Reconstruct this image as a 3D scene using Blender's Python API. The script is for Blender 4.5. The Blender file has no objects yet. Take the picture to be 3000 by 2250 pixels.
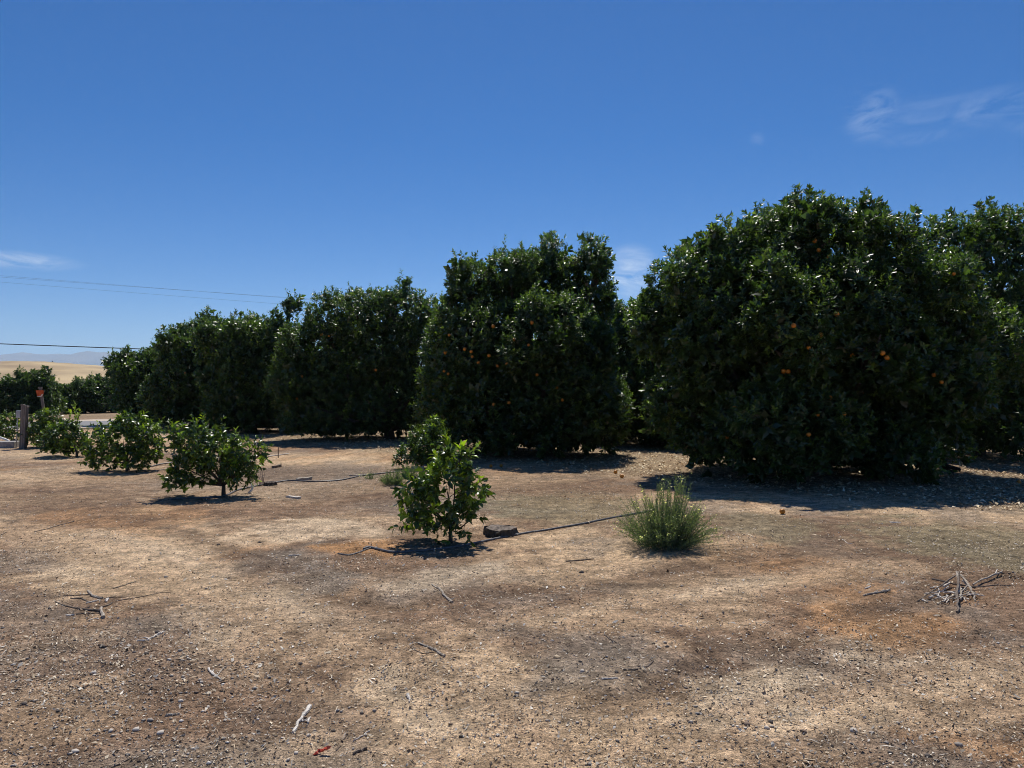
import bpy, math, random
import numpy as np
from mathutils import Vector, Matrix

rng = np.random.default_rng(11)
random.seed(11)
scene = bpy.context.scene
COL = scene.collection
R = math.radians

# ------------------------------------------------------------------ camera
CAM_H = 1.6
F = 2250.0            # focal length in photograph pixels (3000 wide)
HOR = 1140.0          # horizon row in the photograph
cam_d = bpy.data.cameras.new('camera')
cam_d.sensor_width = 36.0
cam_d.lens = 36.0 * F / 3000.0
cam_d.shift_y = (HOR - 1125.0) / 3000.0
cam_d.clip_start = 0.05
cam_d.clip_end = 60000.0
cam = bpy.data.objects.new('camera', cam_d)
cam.location = (0, 0, CAM_H)
cam.rotation_euler = (R(90), 0, 0)
COL.objects.link(cam)
scene.camera = cam

# ------------------------------------------------------------------ sky, sun, exposure
SUN_EL, SUN_AZ = 58.0, 3.0
SKY_STRENGTH, SUN_STRENGTH, EXPOSURE = 0.09, 5.0, 0.0
world = bpy.data.worlds.new('World')
scene.world = world
world.use_nodes = True
wn, wl = world.node_tree.nodes, world.node_tree.links
wn.clear()
w_out = wn.new('ShaderNodeOutputWorld')
w_bg = wn.new('ShaderNodeBackground')
w_sky = wn.new('ShaderNodeTexSky')
w_sky.sky_type = 'NISHITA'
w_sky.sun_disc = False
w_sky.sun_elevation = R(SUN_EL)
w_sky.sun_rotation = R(SUN_AZ)
w_sky.altitude = 150
w_sky.air_density = 0.7
w_sky.dust_density = 0.0
w_sky.ozone_density = 3.0
w_bg.inputs['Strength'].default_value = SKY_STRENGTH
wl.new(w_bg.outputs[0], w_out.inputs[0])


def view_dir(u, v):
    d = Vector((u - 1500.0, F, HOR - v))
    return d.normalized()


# thin cirrus wisps far away: (photo u, v, half width, half height, strength)
w_tc = wn.new('ShaderNodeTexCoord')
w_map = wn.new('ShaderNodeMapping')
w_map.inputs['Scale'].default_value = (14, 14, 46)
w_map.inputs['Rotation'].default_value = (0, R(14), 0)
wl.new(w_tc.outputs['Generated'], w_map.inputs['Vector'])
w_noise = wn.new('ShaderNodeTexNoise')
w_noise.inputs['Scale'].default_value = 1.0
w_noise.inputs['Detail'].default_value = 7
w_noise.inputs['Roughness'].default_value = 0.6
w_noise.inputs['Distortion'].default_value = 0.9
wl.new(w_map.outputs[0], w_noise.inputs['Vector'])
w_nr = wn.new('ShaderNodeMapRange')
w_nr.inputs['From Min'].default_value = 0.40
w_nr.inputs['From Max'].default_value = 0.68
wl.new(w_noise.outputs[0], w_nr.inputs['Value'])
total = None
for (u, v, hw, hh, st) in [(45, 762, 150, 24, .75), (2555, 335, 80, 75, .30), (2705, 330, 230, 48, .10), (2915, 312, 130, 50, .20),
                           (2705, 402, 130, 24, .12), (2218, 408, 24, 20, .10), (1845, 800, 90, 85, .75), (3080, 340, 120, 40, .2)]:
    c = view_dir(u, v)
    m = wn.new('ShaderNodeMapping')
    s = (F / hw, F / max(hw, hh), F / hh)
    m.inputs['Scale'].default_value = s
    m.inputs['Location'].default_value = (-c.x * s[0], -c.y * s[1], -c.z * s[2])
    wl.new(w_tc.outputs['Generated'], m.inputs['Vector'])
    ln = wn.new('ShaderNodeVectorMath')
    ln.operation = 'LENGTH'
    wl.new(m.outputs[0], ln.inputs[0])
    mr = wn.new('ShaderNodeMapRange')
    mr.interpolation_type = 'SMOOTHSTEP'
    mr.inputs['From Min'].default_value = 1.15
    mr.inputs['From Max'].default_value = 0.1
    mr.inputs['To Max'].default_value = st
    wl.new(ln.outputs['Value'], mr.inputs['Value'])
    if total is None:
        total = mr.outputs[0]
    else:
        a = wn.new('ShaderNodeMath')
        a.operation = 'MAXIMUM'
        wl.new(total, a.inputs[0])
        wl.new(mr.outputs[0], a.inputs[1])
        total = a.outputs[0]
w_mul = wn.new('ShaderNodeMath')
w_mul.operation = 'MULTIPLY'
w_mul.use_clamp = True
wl.new(total, w_mul.inputs[0])
wl.new(w_nr.outputs[0], w_mul.inputs[1])
w_hsv = wn.new('ShaderNodeHueSaturation')
w_hsv.inputs['Saturation'].default_value = 1.43
w_hsv.inputs['Hue'].default_value = 0.508
wl.new(w_sky.outputs[0], w_hsv.inputs['Color'])
w_mix = wn.new('ShaderNodeMix')
w_mix.data_type = 'RGBA'
wl.new(w_mul.outputs[0], w_mix.inputs['Factor'])
wl.new(w_hsv.outputs[0], w_mix.inputs['A'])
w_mix.inputs['B'].default_value = (9.0, 10.0, 11.0, 1)
wl.new(w_mix.outputs['Result'], w_bg.inputs['Color'])

sun_d = bpy.data.lights.new('sun', 'SUN')
sun_d.energy = SUN_STRENGTH
sun_d.angle = R(0.53)
sun_d.color = (1.0, 0.95, 0.87)
sun = bpy.data.objects.new('sun', sun_d)
sun.location = (0, 0, 40)
sun.rotation_euler = (-R(90 - SUN_EL), 0, -R(SUN_AZ))
COL.objects.link(sun)

vs = scene.view_settings
vs.view_transform = 'Standard'
vs.look = 'None'
vs.gamma = 1.0
vs.exposure = EXPOSURE
vs.use_curve_mapping = False
scene.cycles.max_bounces = 6
scene.cycles.diffuse_bounces = 3
scene.cycles.glossy_bounces = 2
scene.cycles.transmission_bounces = 4
scene.cycles.volume_bounces = 1
scene.cycles.sample_clamp_indirect = 8.0
scene.cycles.filter_width = 1.0
scene.cycles.use_denoising = True
scene.cycles.denoising_prefilter = 'FAST'


# ------------------------------------------------------------------ helpers
def G(u, v):
    """ground point (z = 0) that the photograph shows at pixel u, v"""
    d = CAM_H * F / (v - HOR)
    return np.array([(u - 1500.0) / F * d, d, 0.0])


def P(u, v, d):
    """world point at pixel u, v and distance d along the view axis"""
    return np.array([(u - 1500.0) / F * d, d, CAM_H + (HOR - v) / F * d])


_lat = np.random.default_rng(5).random((256, 256))


def vnoise(x, y):
    xi, yi = np.floor(x).astype(int), np.floor(y).astype(int)
    fx, fy = x - xi, y - yi
    fx, fy = fx * fx * (3 - 2 * fx), fy * fy * (3 - 2 * fy)
    a, b = _lat[xi & 255, yi & 255], _lat[(xi + 1) & 255, yi & 255]
    c, d = _lat[xi & 255, (yi + 1) & 255], _lat[(xi + 1) & 255, (yi + 1) & 255]
    return (a * (1 - fx) + b * fx) * (1 - fy) + (c * (1 - fx) + d * fx) * fy


def fbm(x, y, octaves=4, rough=0.5):
    t, amp, s = 0, 1.0, 0
    for k in range(octaves):
        t = t + amp * vnoise(x * 2 ** k + 17.3 * k, y * 2 ** k + 7.7 * k)
        s += amp
        amp *= rough
    return t / s


def smooth(e0, e1, x):
    t = np.clip((x - e0) / (e1 - e0), 0, 1)
    return t * t * (3 - 2 * t)


def seg_dist(x, y, pts):
    best = np.full(np.shape(x), 1e9)
    for (ax, ay), (bx, by) in zip(pts[:-1], pts[1:]):
        dx, dy = bx - ax, by - ay
        t = np.clip(((x - ax) * dx + (y - ay) * dy) / (dx * dx + dy * dy), 0, 1)
        best = np.minimum(best, np.hypot(x - ax - t * dx, y - ay - t * dy))
    return best


def track(*uv):
    p = np.array([G(u, v)[:2] for u, v in uv])
    out = []
    for i in range(len(p) - 1):         # catmull-rom
        p0, p1, p2, p3 = p[max(i - 1, 0)], p[i], p[i + 1], p[min(i + 2, len(p) - 1)]
        for t in np.linspace(0, 1, 7)[:-1]:
            out.append(0.5 * (2 * p1 + (p2 - p0) * t + (2 * p0 - 5 * p1 + 4 * p2 - p3) * t * t + (3 * p1 - p0 - 3 * p2 + p3) * t ** 3))
    out.append(p[-1])
    return [tuple(q) for q in out]


RUT_DARK = [track((2300, 1625), (1900, 1680), (1560, 1725), (1150, 1775), (980, 1740), (850, 1660)),
            track((2980, 1700), (2500, 1810), (2100, 1960), (1850, 2070)),
            track((300, 1490), (700, 1620), (780, 1760), (860, 1900), (1000, 2010))]
RUT_LIGHT = [track((2250, 1700), (1900, 1760), (1500, 1820), (1150, 1850), (900, 1800), (620, 1660), (300, 1560)),
             track((560, 1800), (760, 1960), (1060, 2080), (1300, 2140))]


BANDS = [(track((-300, 1480), (150, 1570), (480, 1660), (760, 1800), (1000, 1960), (1300, 2150), (1500, 2300)), .55),
         (track((2600, 1660), (2150, 1730), (1700, 1800), (1250, 1880), (950, 1900)), .42),
         (track((3300, 1880), (2800, 2010), (2350, 2120), (2000, 2260)), .45)]


def height(x, y):
    x, y = np.asarray(x, float), np.asarray(y, float)
    near = smooth(60, 25, np.hypot(x, y))
    h = 0.05 * (fbm(x * 0.45 + 3, y * 0.45, 3) - 0.5) + 0.022 * (fbm(x * 2.6, y * 2.6 + 9, 3) - 0.5)
    for k, r in enumerate(RUT_DARK[:2]):
        d = seg_dist(x, y, r)
        h = h - 0.016 * np.exp(-(d / 0.13) ** 2) + 0.012 * np.exp(-((d - 0.26) / 0.1) ** 2)
    return h * near


def H(x, y):
    return float(height(np.array([x]), np.array([y]))[0])


def on_ground(u, v, dz=0.0):
    g = G(u, v)
    return np.array([g[0], g[1], H(g[0], g[1]) + dz])


# ------------------------------------------------------------------ materials
MATS = {}


def new_mat(name):
    m = bpy.data.materials.new(name)
    m.use_nodes = True
    n, l = m.node_tree.nodes, m.node_tree.links
    return m, n, l, n['Principled BSDF']


def noisy(name, c1, c2, scale=20, rough=0.8, bump=0.0, detail=5, stretch=(1, 1, 1), spec=0.3, bscale=None, metal=0.0):
    m, n, l, b = new_mat(name)
    tc = n.new('ShaderNodeTexCoord')
    mp = n.new('ShaderNodeMapping')
    mp.inputs['Scale'].default_value = stretch
    l.new(tc.outputs['Object'], mp.inputs[0])
    t = n.new('ShaderNodeTexNoise')
    t.inputs['Scale'].default_value = scale
    t.inputs['Detail'].default_value = detail
    l.new(mp.outputs[0], t.inputs['Vector'])
    r = n.new('ShaderNodeValToRGB')
    r.color_ramp.elements[0].position = 0.32
    r.color_ramp.elements[1].position = 0.68
    r.color_ramp.elements[0].color = (*c1, 1)
    r.color_ramp.elements[1].color = (*c2, 1)
    l.new(t.outputs[0], r.inputs[0])
    l.new(r.outputs[0], b.inputs['Base Color'])
    b.inputs['Roughness'].default_value = rough
    b.inputs['Specular IOR Level'].default_value = spec
    b.inputs['Metallic'].default_value = metal
    if bump:
        t2 = n.new('ShaderNodeTexNoise')
        t2.inputs['Scale'].default_value = bscale or scale * 3
        t2.inputs['Detail'].default_value = 4
        l.new(mp.outputs[0], t2.inputs['Vector'])
        bp = n.new('ShaderNodeBump')
        bp.inputs['Strength'].default_value = bump
        bp.inputs['Distance'].default_value = 0.02
        l.new(t2.outputs[0], bp.inputs['Height'])
        l.new(bp.outputs[0], b.inputs['Normal'])
    MATS[name] = m
    return m


def leaf_material(name, dark, young, rough=0.34, spec=0.5, transl=0.22):
    m, n, l, b = new_mat(name)
    at = n.new('ShaderNodeAttribute')
    at.attribute_name = 'tone'
    sp = n.new('ShaderNodeSeparateColor')
    l.new(at.outputs['Color'], sp.inputs[0])
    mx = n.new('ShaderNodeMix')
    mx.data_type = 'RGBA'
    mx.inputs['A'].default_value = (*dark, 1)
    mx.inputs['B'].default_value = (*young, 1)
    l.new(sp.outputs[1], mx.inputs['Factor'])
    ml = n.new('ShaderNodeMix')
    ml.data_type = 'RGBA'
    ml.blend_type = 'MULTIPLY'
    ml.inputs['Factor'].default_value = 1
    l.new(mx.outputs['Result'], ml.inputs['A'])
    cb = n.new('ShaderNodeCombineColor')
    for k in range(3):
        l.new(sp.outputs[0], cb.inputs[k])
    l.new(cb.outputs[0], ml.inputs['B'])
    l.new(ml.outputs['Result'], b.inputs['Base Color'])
    b.inputs['Roughness'].default_value = rough
    b.inputs['Specular IOR Level'].default_value = spec
    tr = n.new('ShaderNodeBsdfTranslucent')
    tm = n.new('ShaderNodeMix')
    tm.data_type = 'RGBA'
    tm.blend_type = 'MULTIPLY'
    tm.inputs['Factor'].default_value = 1
    tm.inputs['B'].default_value = (2.0, 2.1, 0.75, 1)
    l.new(ml.outputs['Result'], tm.inputs['A'])
    l.new(tm.outputs['Result'], tr.inputs['Color'])
    ms = n.new('ShaderNodeMixShader')
    ms.inputs[0].default_value = transl
    l.new(b.outputs[0], ms.inputs[1])
    l.new(tr.outputs[0], ms.inputs[2])
    l.new(ms.outputs[0], n['Material Output'].inputs[0])
    MATS[name] = m
    return m


def colored(name, rough=0.85, spec=0.2, noise_amt=0.35, scale=120):
    """base colour from the mesh's own 'tone' colour, with a little grain"""
    m, n, l, b = new_mat(name)
    at = n.new('ShaderNodeAttribute')
    at.attribute_name = 'tone'
    tc = n.new('ShaderNodeTexCoord')
    t = n.new('ShaderNodeTexNoise')
    t.inputs['Scale'].default_value = scale
    l.new(tc.outputs['Object'], t.inputs['Vector'])
    mr = n.new('ShaderNodeMapRange')
    mr.inputs['To Min'].default_value = 1 - noise_amt
    mr.inputs['To Max'].default_value = 1 + noise_amt
    l.new(t.outputs[0], mr.inputs['Value'])
    mu = n.new('ShaderNodeVectorMath')
    mu.operation = 'SCALE'
    l.new(at.outputs['Color'], mu.inputs[0])
    l.new(mr.outputs[0], mu.inputs['Scale'])
    l.new(mu.outputs[0], b.inputs['Base Color'])
    b.inputs['Roughness'].default_value = rough
    b.inputs['Specular IOR Level'].default_value = spec
    MATS[name] = m
    return m


def ground_material():
    m, n, l, b = new_mat('soil')
    at = n.new('ShaderNodeAttribute')
    at.attribute_name = 'tone'
    tc = n.new('ShaderNodeTexCoord')

    def noise(scale, detail=4, rough=0.6):
        t = n.new('ShaderNodeTexNoise')
        t.inputs['Scale'].default_value = scale
        t.inputs['Detail'].default_value = detail
        t.inputs['Roughness'].default_value = rough
        l.new(tc.outputs['Object'], t.inputs['Vector'])
        return t.outputs[0]

    def rng_(v, a, c, d, e):
        r = n.new('ShaderNodeMapRange')
        r.inputs['From Min'].default_value = a
        r.inputs['From Max'].default_value = c
        r.inputs['To Min'].default_value = d
        r.inputs['To Max'].default_value = e
        l.new(v, r.inputs['Value'])
        return r.outputs[0]

    def math_(op, x, y):
        q = n.new('ShaderNodeMath')
        q.operation = op
        for k, z in enumerate((x, y)):
            if isinstance(z, (int, float)):
                q.inputs[k].default_value = z
            else:
                l.new(z, q.inputs[k])
        return q.outputs[0]
    fine = rng_(noise(55, 6, 0.75), 0.3, 0.7, 0.45, 1.55)
    mid = rng_(noise(6, 6, 0.7), 0.3, 0.7, 0.52, 1.5)
    grit = rng_(noise(190, 3, 0.7), 0.35, 0.65, 0.55, 1.45)
    coarse = rng_(noise(17, 6, 0.75), 0.32, 0.68, 0.6, 1.4)
    k = math_('MULTIPLY', math_('MULTIPLY', math_('MULTIPLY', fine, mid), grit), coarse)
    mu = n.new('ShaderNodeVectorMath')
    mu.operation = 'SCALE'
    l.new(at.outputs['Color'], mu.inputs[0])
    l.new(k, mu.inputs['Scale'])
    # dark crumbs of humus and pale grit, each a shape of its own
    vo = n.new('ShaderNodeTexVoronoi')
    vo.inputs['Scale'].default_value = 34
    l.new(tc.outputs['Object'], vo.inputs['Vector'])
    crumb = rng_(vo.outputs['Distance'], 0.1, 0.22, 1, 0)
    sel = rng_(noise(3.1, 3), 0.42, 0.62, 0, 0.75)
    mx = n.new('ShaderNodeMix')
    mx.data_type = 'RGBA'
    l.new(math_('MULTIPLY', crumb, sel), mx.inputs['Factor'])
    l.new(mu.outputs[0], mx.inputs['A'])
    mx.inputs['B'].default_value = (0.055, 0.042, 0.034, 1)
    l.new(mx.outputs['Result'], b.inputs['Base Color'])
    b.inputs['Roughness'].default_value = 0.95
    b.inputs['Specular IOR Level'].default_value = 0.1
    hgt = math_('ADD', math_('MULTIPLY', noise(22, 5, 0.65), 1.0), math_('MULTIPLY', noise(90, 4, 0.7), 0.5))
    bp = n.new('ShaderNodeBump')
    bp.inputs['Strength'].default_value = 1.0
    bp.inputs['Distance'].default_value = 0.05
    l.new(hgt, bp.inputs['Height'])
    l.new(bp.outputs[0], b.inputs['Normal'])
    MATS['soil'] = m


ground_material()
leaf_material('citrus_leaf', (0.036, 0.072, 0.024), (0.13, 0.19, 0.032), rough=0.36, spec=0.7, transl=0.38)
leaf_material('sapling_leaf', (0.036, 0.072, 0.020), (0.26, 0.38, 0.03), rough=0.3, spec=0.55, transl=0.25)
leaf_material('weed_leaf', (0.125, 0.172, 0.098), (0.44, 0.42, 0.28), rough=0.7, spec=0.15, transl=0.35)
colored('litter')
colored('pebble', rough=0.9, spec=0.08)
noisy('bark', (0.05, 0.04, 0.03), (0.12, 0.095, 0.075), 30, 0.9, 0.6, stretch=(1, 1, .25))
noisy('green_stem', (0.12, 0.16, 0.08), (0.20, 0.22, 0.13), 40, 0.7)
noisy('dry_wood', (0.26, 0.21, 0.16), (0.56, 0.49, 0.40), 60, 0.85, 0.4)
noisy('pale_wood', (0.48, 0.42, 0.35), (0.80, 0.74, 0.66), 45, 0.8, 0.4)
noisy('dark_twig', (0.09, 0.07, 0.055), (0.28, 0.22, 0.17), 60, 0.9, 0.3)
noisy('stump_cut', (0.12, 0.095, 0.075), (0.27, 0.22, 0.18), 26, 0.9, 0.5)
noisy('stump_bark', (0.03, 0.025, 0.022), (0.12, 0.11, 0.09), 40, 0.95, 0.8, stretch=(1, 1, .3))
noisy('post_wood', (0.11, 0.095, 0.085), (0.27, 0.24, 0.215), 16, 0.9, 0.6, stretch=(3, 3, .18))
noisy('marker_wood', (0.13, 0.115, 0.10), (0.25, 0.22, 0.20), 18, 0.9, 0.4, stretch=(3, 3, .2))
noisy('hose_plastic', (0.055, 0.056, 0.06), (0.15, 0.14, 0.135), 14, 0.45, 0.1, spec=0.6)
noisy('concrete', (0.24, 0.23, 0.22), (0.38, 0.36, 0.34), 9, 0.9, 0.3)
noisy('white_pipe', (0.66, 0.65, 0.62), (0.82, 0.81, 0.79), 12, 0.5)
noisy('grey_metal', (0.33, 0.35, 0.37), (0.46, 0.48, 0.50), 8, 0.5, spec=0.5)
noisy('orange_paint', (0.50, 0.085, 0.022), (0.68, 0.14, 0.04), 9, 0.7)
noisy('worn_white', (0.55, 0.52, 0.48), (0.75, 0.72, 0.68), 14, 0.8)
noisy('orange_peel', (0.46, 0.15, 0.012), (0.60, 0.24, 0.02), 14, 0.42, 0.25, spec=0.45, bscale=140)
noisy('red_plastic', (0.45, 0.05, 0.02), (0.66, 0.10, 0.05), 30, 0.45, spec=0.5)
noisy('asphalt', (0.18, 0.18, 0.185), (0.25, 0.245, 0.245), 4, 0.9, 0.2, bscale=60)
noisy('road_dust', (0.42, 0.34, 0.26), (0.56, 0.47, 0.37), 1.2, 0.95, 0.2)
noisy('dry_grass_hill', (0.24, 0.165, 0.09), (0.52, 0.39, 0.21), 0.045, 0.95, detail=10, stretch=(.6, .25, 1))
noisy('hill_rock', (0.06, 0.05, 0.05), (0.13, 0.11, 0.10), 0.25, 0.95)
noisy('mountain_rock', (0.16, 0.16, 0.14), (0.30, 0.27, 0.22), 0.0012, 0.95, detail=8)
noisy('wire_metal', (0.03, 0.03, 0.035), (0.06, 0.06, 0.065), 3, 0.6)
noisy('pole_wood', (0.07, 0.05, 0.04), (0.14, 0.10, 0.08), 10, 0.9, 0.3, stretch=(3, 3, .2))
noisy('dark_plastic', (0.015, 0.015, 0.017), (0.04, 0.04, 0.042), 20, 0.5)


# ------------------------------------------------------------------ mesh building
def mesh_np(name, verts, faces, mat, tone=None, smooth_shade=False):
    """verts (N,3) array, faces (M,k) int array with one k"""
    me = bpy.data.meshes.new(name)
    verts = np.ascontiguousarray(verts, dtype=np.float32)
    faces = np.ascontiguousarray(faces, dtype=np.int32)
    me.vertices.add(len(verts))
    me.vertices.foreach_set('co', verts.ravel())
    m, k = faces.shape
    me.loops.add(m * k)
    me.loops.foreach_set('vertex_index', faces.ravel())
    me.polygons.add(m)
    me.polygons.foreach_set('loop_start', np.arange(0, m * k, k, dtype=np.int32))
    if smooth_shade:
        me.polygons.foreach_set('use_smooth', np.ones(m, dtype=bool))
    if tone is not None:
        a = me.attributes.new('tone', 'FLOAT_COLOR', 'POINT')
        c = np.ones((len(verts), 4), np.float32)
        c[:, :3] = tone
        a.data.foreach_set('color', c.ravel())
    me.update(calc_edges=True)
    me.validate()
    if mat is not None:
        me.materials.append(MATS[mat])
    return me


class MB:
    """collects boxes, tubes and caps for ONE object"""
    def __init__(self):
        self.v, self.f = [], []

    def add(self, verts, faces):
        o = len(self.v)
        self.v += [tuple(map(float, p)) for p in verts]
        self.f += [tuple(i + o for i in f) for f in faces]
        return self

    def tube(self, pts, radii, sides=7, cap=True, wob=0.0, flat=1.0):
        pts = [np.array(p, float) for p in pts]
        if np.isscalar(radii):
            radii = [radii] * len(pts)
        verts, faces = [], []
        ref = np.array([0.31, 0.17, 0.93])
        for i, p in enumerate(pts):
            t = pts[min(i + 1, len(pts) - 1)] - pts[max(i - 1, 0)]
            t = t / (np.linalg.norm(t) + 1e-9)
            r0 = ref if abs(t @ ref) < 0.9 else np.array([1.0, 0.1, 0.0])
            a = np.cross(t, r0)
            a /= np.linalg.norm(a)
            b = np.cross(t, a)
            for k in range(sides):
                an = 2 * math.pi * k / sides
                rr = radii[i] * (1 + (rng.random() - .5) * wob)
                verts.append(p + rr * (math.cos(an) * a * flat + math.sin(an) * b))
        for i in range(len(pts) - 1):
            for k in range(sides):
                k2 = (k + 1) % sides
                faces.append((i * sides + k, i * sides + k2, (i + 1) * sides + k2, (i + 1) * sides + k))
        if cap:
            faces.append(tuple(range(sides))[::-1])
            faces.append(tuple((len(pts) - 1) * sides + k for k in range(sides)))
        return self.add(verts, faces)

    def box(self, lo, hi, M=None):
        x0, y0, z0 = lo
        x1, y1, z1 = hi
        v = [(x0, y0, z0), (x1, y0, z0), (x1, y1, z0), (x0, y1, z0), (x0, y0, z1), (x1, y0, z1), (x1, y1, z1), (x0, y1, z1)]
        if M is not None:
            v = [tuple(M @ Vector(p)) for p in v]
        return self.add(v, [(3, 2, 1, 0), (4, 5, 6, 7), (0, 1, 5, 4), (1, 2, 6, 5), (2, 3, 7, 6), (3, 0, 4, 7)])

    def mesh(self, name, mat, smooth_shade=False, tone=None):
        me = bpy.data.meshes.new(name)
        me.from_pydata(self.v, [], self.f)
        if smooth_shade:
            for p in me.polygons:
                p.use_smooth = True
        if tone is not None:
            a = me.attributes.new('tone', 'FLOAT_COLOR', 'POINT')
            c = np.ones((len(self.v), 4), np.float32)
            c[:, :3] = tone
            a.data.foreach_set('color', c.ravel())
        me.update()
        if mat:
            me.materials.append(MATS[mat])
        return me


def link(name, mesh, loc=(0, 0, 0), parent=None, label=None, category=None, group=None, kind=None, rotz=0.0):
    o = bpy.data.objects.new(name, mesh)
    COL.objects.link(o)
    o.location = loc
    o.rotation_euler = (0, 0, rotz)
    if parent is not None:
        o.parent = parent
    for k, v in (('label', label), ('category', category), ('group', group), ('kind', kind)):
        if v:
            o[k] = v
    return o


def thing(name, loc, label, category, group=None, rotz=0.0):
    return link(name, None, tuple(map(float, loc)), None, label, category, group, None, rotz)


def bevel(o, w, seg=1):
    b = o.modifiers.new('bevel', 'BEVEL')
    b.width = w
    b.segments = seg
    b.limit_method = 'ANGLE'
    return o


# ------------------------------------------------------------------ ground
def graded(lo, hi, step, far, growth=1.22):
    core = list(np.arange(lo, hi + step * .5, step))
    out, s, x = [], step, core[-1]
    while x < far:
        s *= growth
        x += s
        out.append(min(x, far))
    left, s, x = [], step, core[0]
    while x > -far:
        s *= growth
        x -= s
        left.append(max(x, -far))
    return np.array(left[::-1] + core + out)


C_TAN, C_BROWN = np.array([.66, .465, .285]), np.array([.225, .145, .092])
C_RUST, C_GREY, C_OLIVE, C_PALE = np.array([.52, .28, .125]), np.array([.30, .245, .19]), np.array([.275, .235, .14]), np.array([.86, .66, .44])
# patches of soil: (u, v, half width, half height in the photograph, colour, strength)
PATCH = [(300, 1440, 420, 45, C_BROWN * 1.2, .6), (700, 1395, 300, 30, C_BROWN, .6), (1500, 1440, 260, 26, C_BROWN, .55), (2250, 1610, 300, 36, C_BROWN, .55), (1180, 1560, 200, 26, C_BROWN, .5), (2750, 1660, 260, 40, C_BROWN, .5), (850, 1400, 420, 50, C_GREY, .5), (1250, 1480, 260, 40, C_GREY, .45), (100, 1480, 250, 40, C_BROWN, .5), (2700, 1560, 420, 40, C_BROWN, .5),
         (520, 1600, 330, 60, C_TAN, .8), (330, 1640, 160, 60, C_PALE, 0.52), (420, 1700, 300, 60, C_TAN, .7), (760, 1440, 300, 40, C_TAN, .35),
         (350, 1520, 300, 40, C_RUST, .35), (1350, 2080, 380, 120, C_TAN, .6), (1100, 2060, 130, 60, C_PALE, 0.85), (1190, 2120, 120, 40, C_PALE, 0.75),
         (2350, 2090, 420, 110, C_PALE, 0.83), (2800, 2050, 350, 90, C_TAN, .5), (2050, 2130, 140, 60, C_PALE, 0.68), (2780, 1960, 220, 60, C_PALE, 0.52),
         (1560, 1640, 160, 30, C_TAN, .7), (1340, 1690, 160, 30, C_PALE, 0.75), (1600, 1690, 150, 20, C_TAN, .4), (1950, 1610, 120, 20, C_TAN, .3),
         (2560, 1810, 260, 60, C_RUST, .6), (2450, 1700, 160, 40, C_RUST, .4), (2950, 2180, 200, 60, C_RUST, .4), (1080, 1608, 140, 22, C_RUST, .75),
         (700, 1640, 120, 30, C_RUST, .5), (2200, 1650, 220, 40, C_RUST, .25), (1850, 1850, 300, 60, C_TAN, .45), (300, 1950, 380, 130, C_GREY, .22),
         (760, 1660, 160, 40, C_GREY, .7), (900, 1700, 130, 40, C_GREY, .75), (1780, 1960, 200, 70, C_GREY, .55), (1250, 1700, 240, 60, C_GREY, .4),
         (2500, 2000, 260, 50, C_GREY, .35), (2880, 1600, 300, 90, C_OLIVE, .6), (1680, 1480, 280, 50, C_OLIVE, .55), (2250, 1540, 180, 40, C_OLIVE, .5),
         (100, 1620, 200, 60, C_GREY, .5), (700, 1850, 130, 90, C_BROWN, .55), (2050, 1700, 300, 50, C_BROWN, .6), (2750, 1860, 200, 40, C_BROWN, .4),
         (2900, 2100, 140, 60, C_BROWN, .5), (1700, 2190, 340, 60, C_TAN, .4), (1100, 1440, 200, 40, C_BROWN, .5), (1550, 1400, 300, 40, C_BROWN, .5),
         (120, 2100, 260, 160, C_TAN, .35), (600, 1380, 500, 26, C_BROWN, .35), (200, 1400, 320, 30, C_TAN, .3), (900, 1560, 240, 30, C_PALE, 0.52)]


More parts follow.
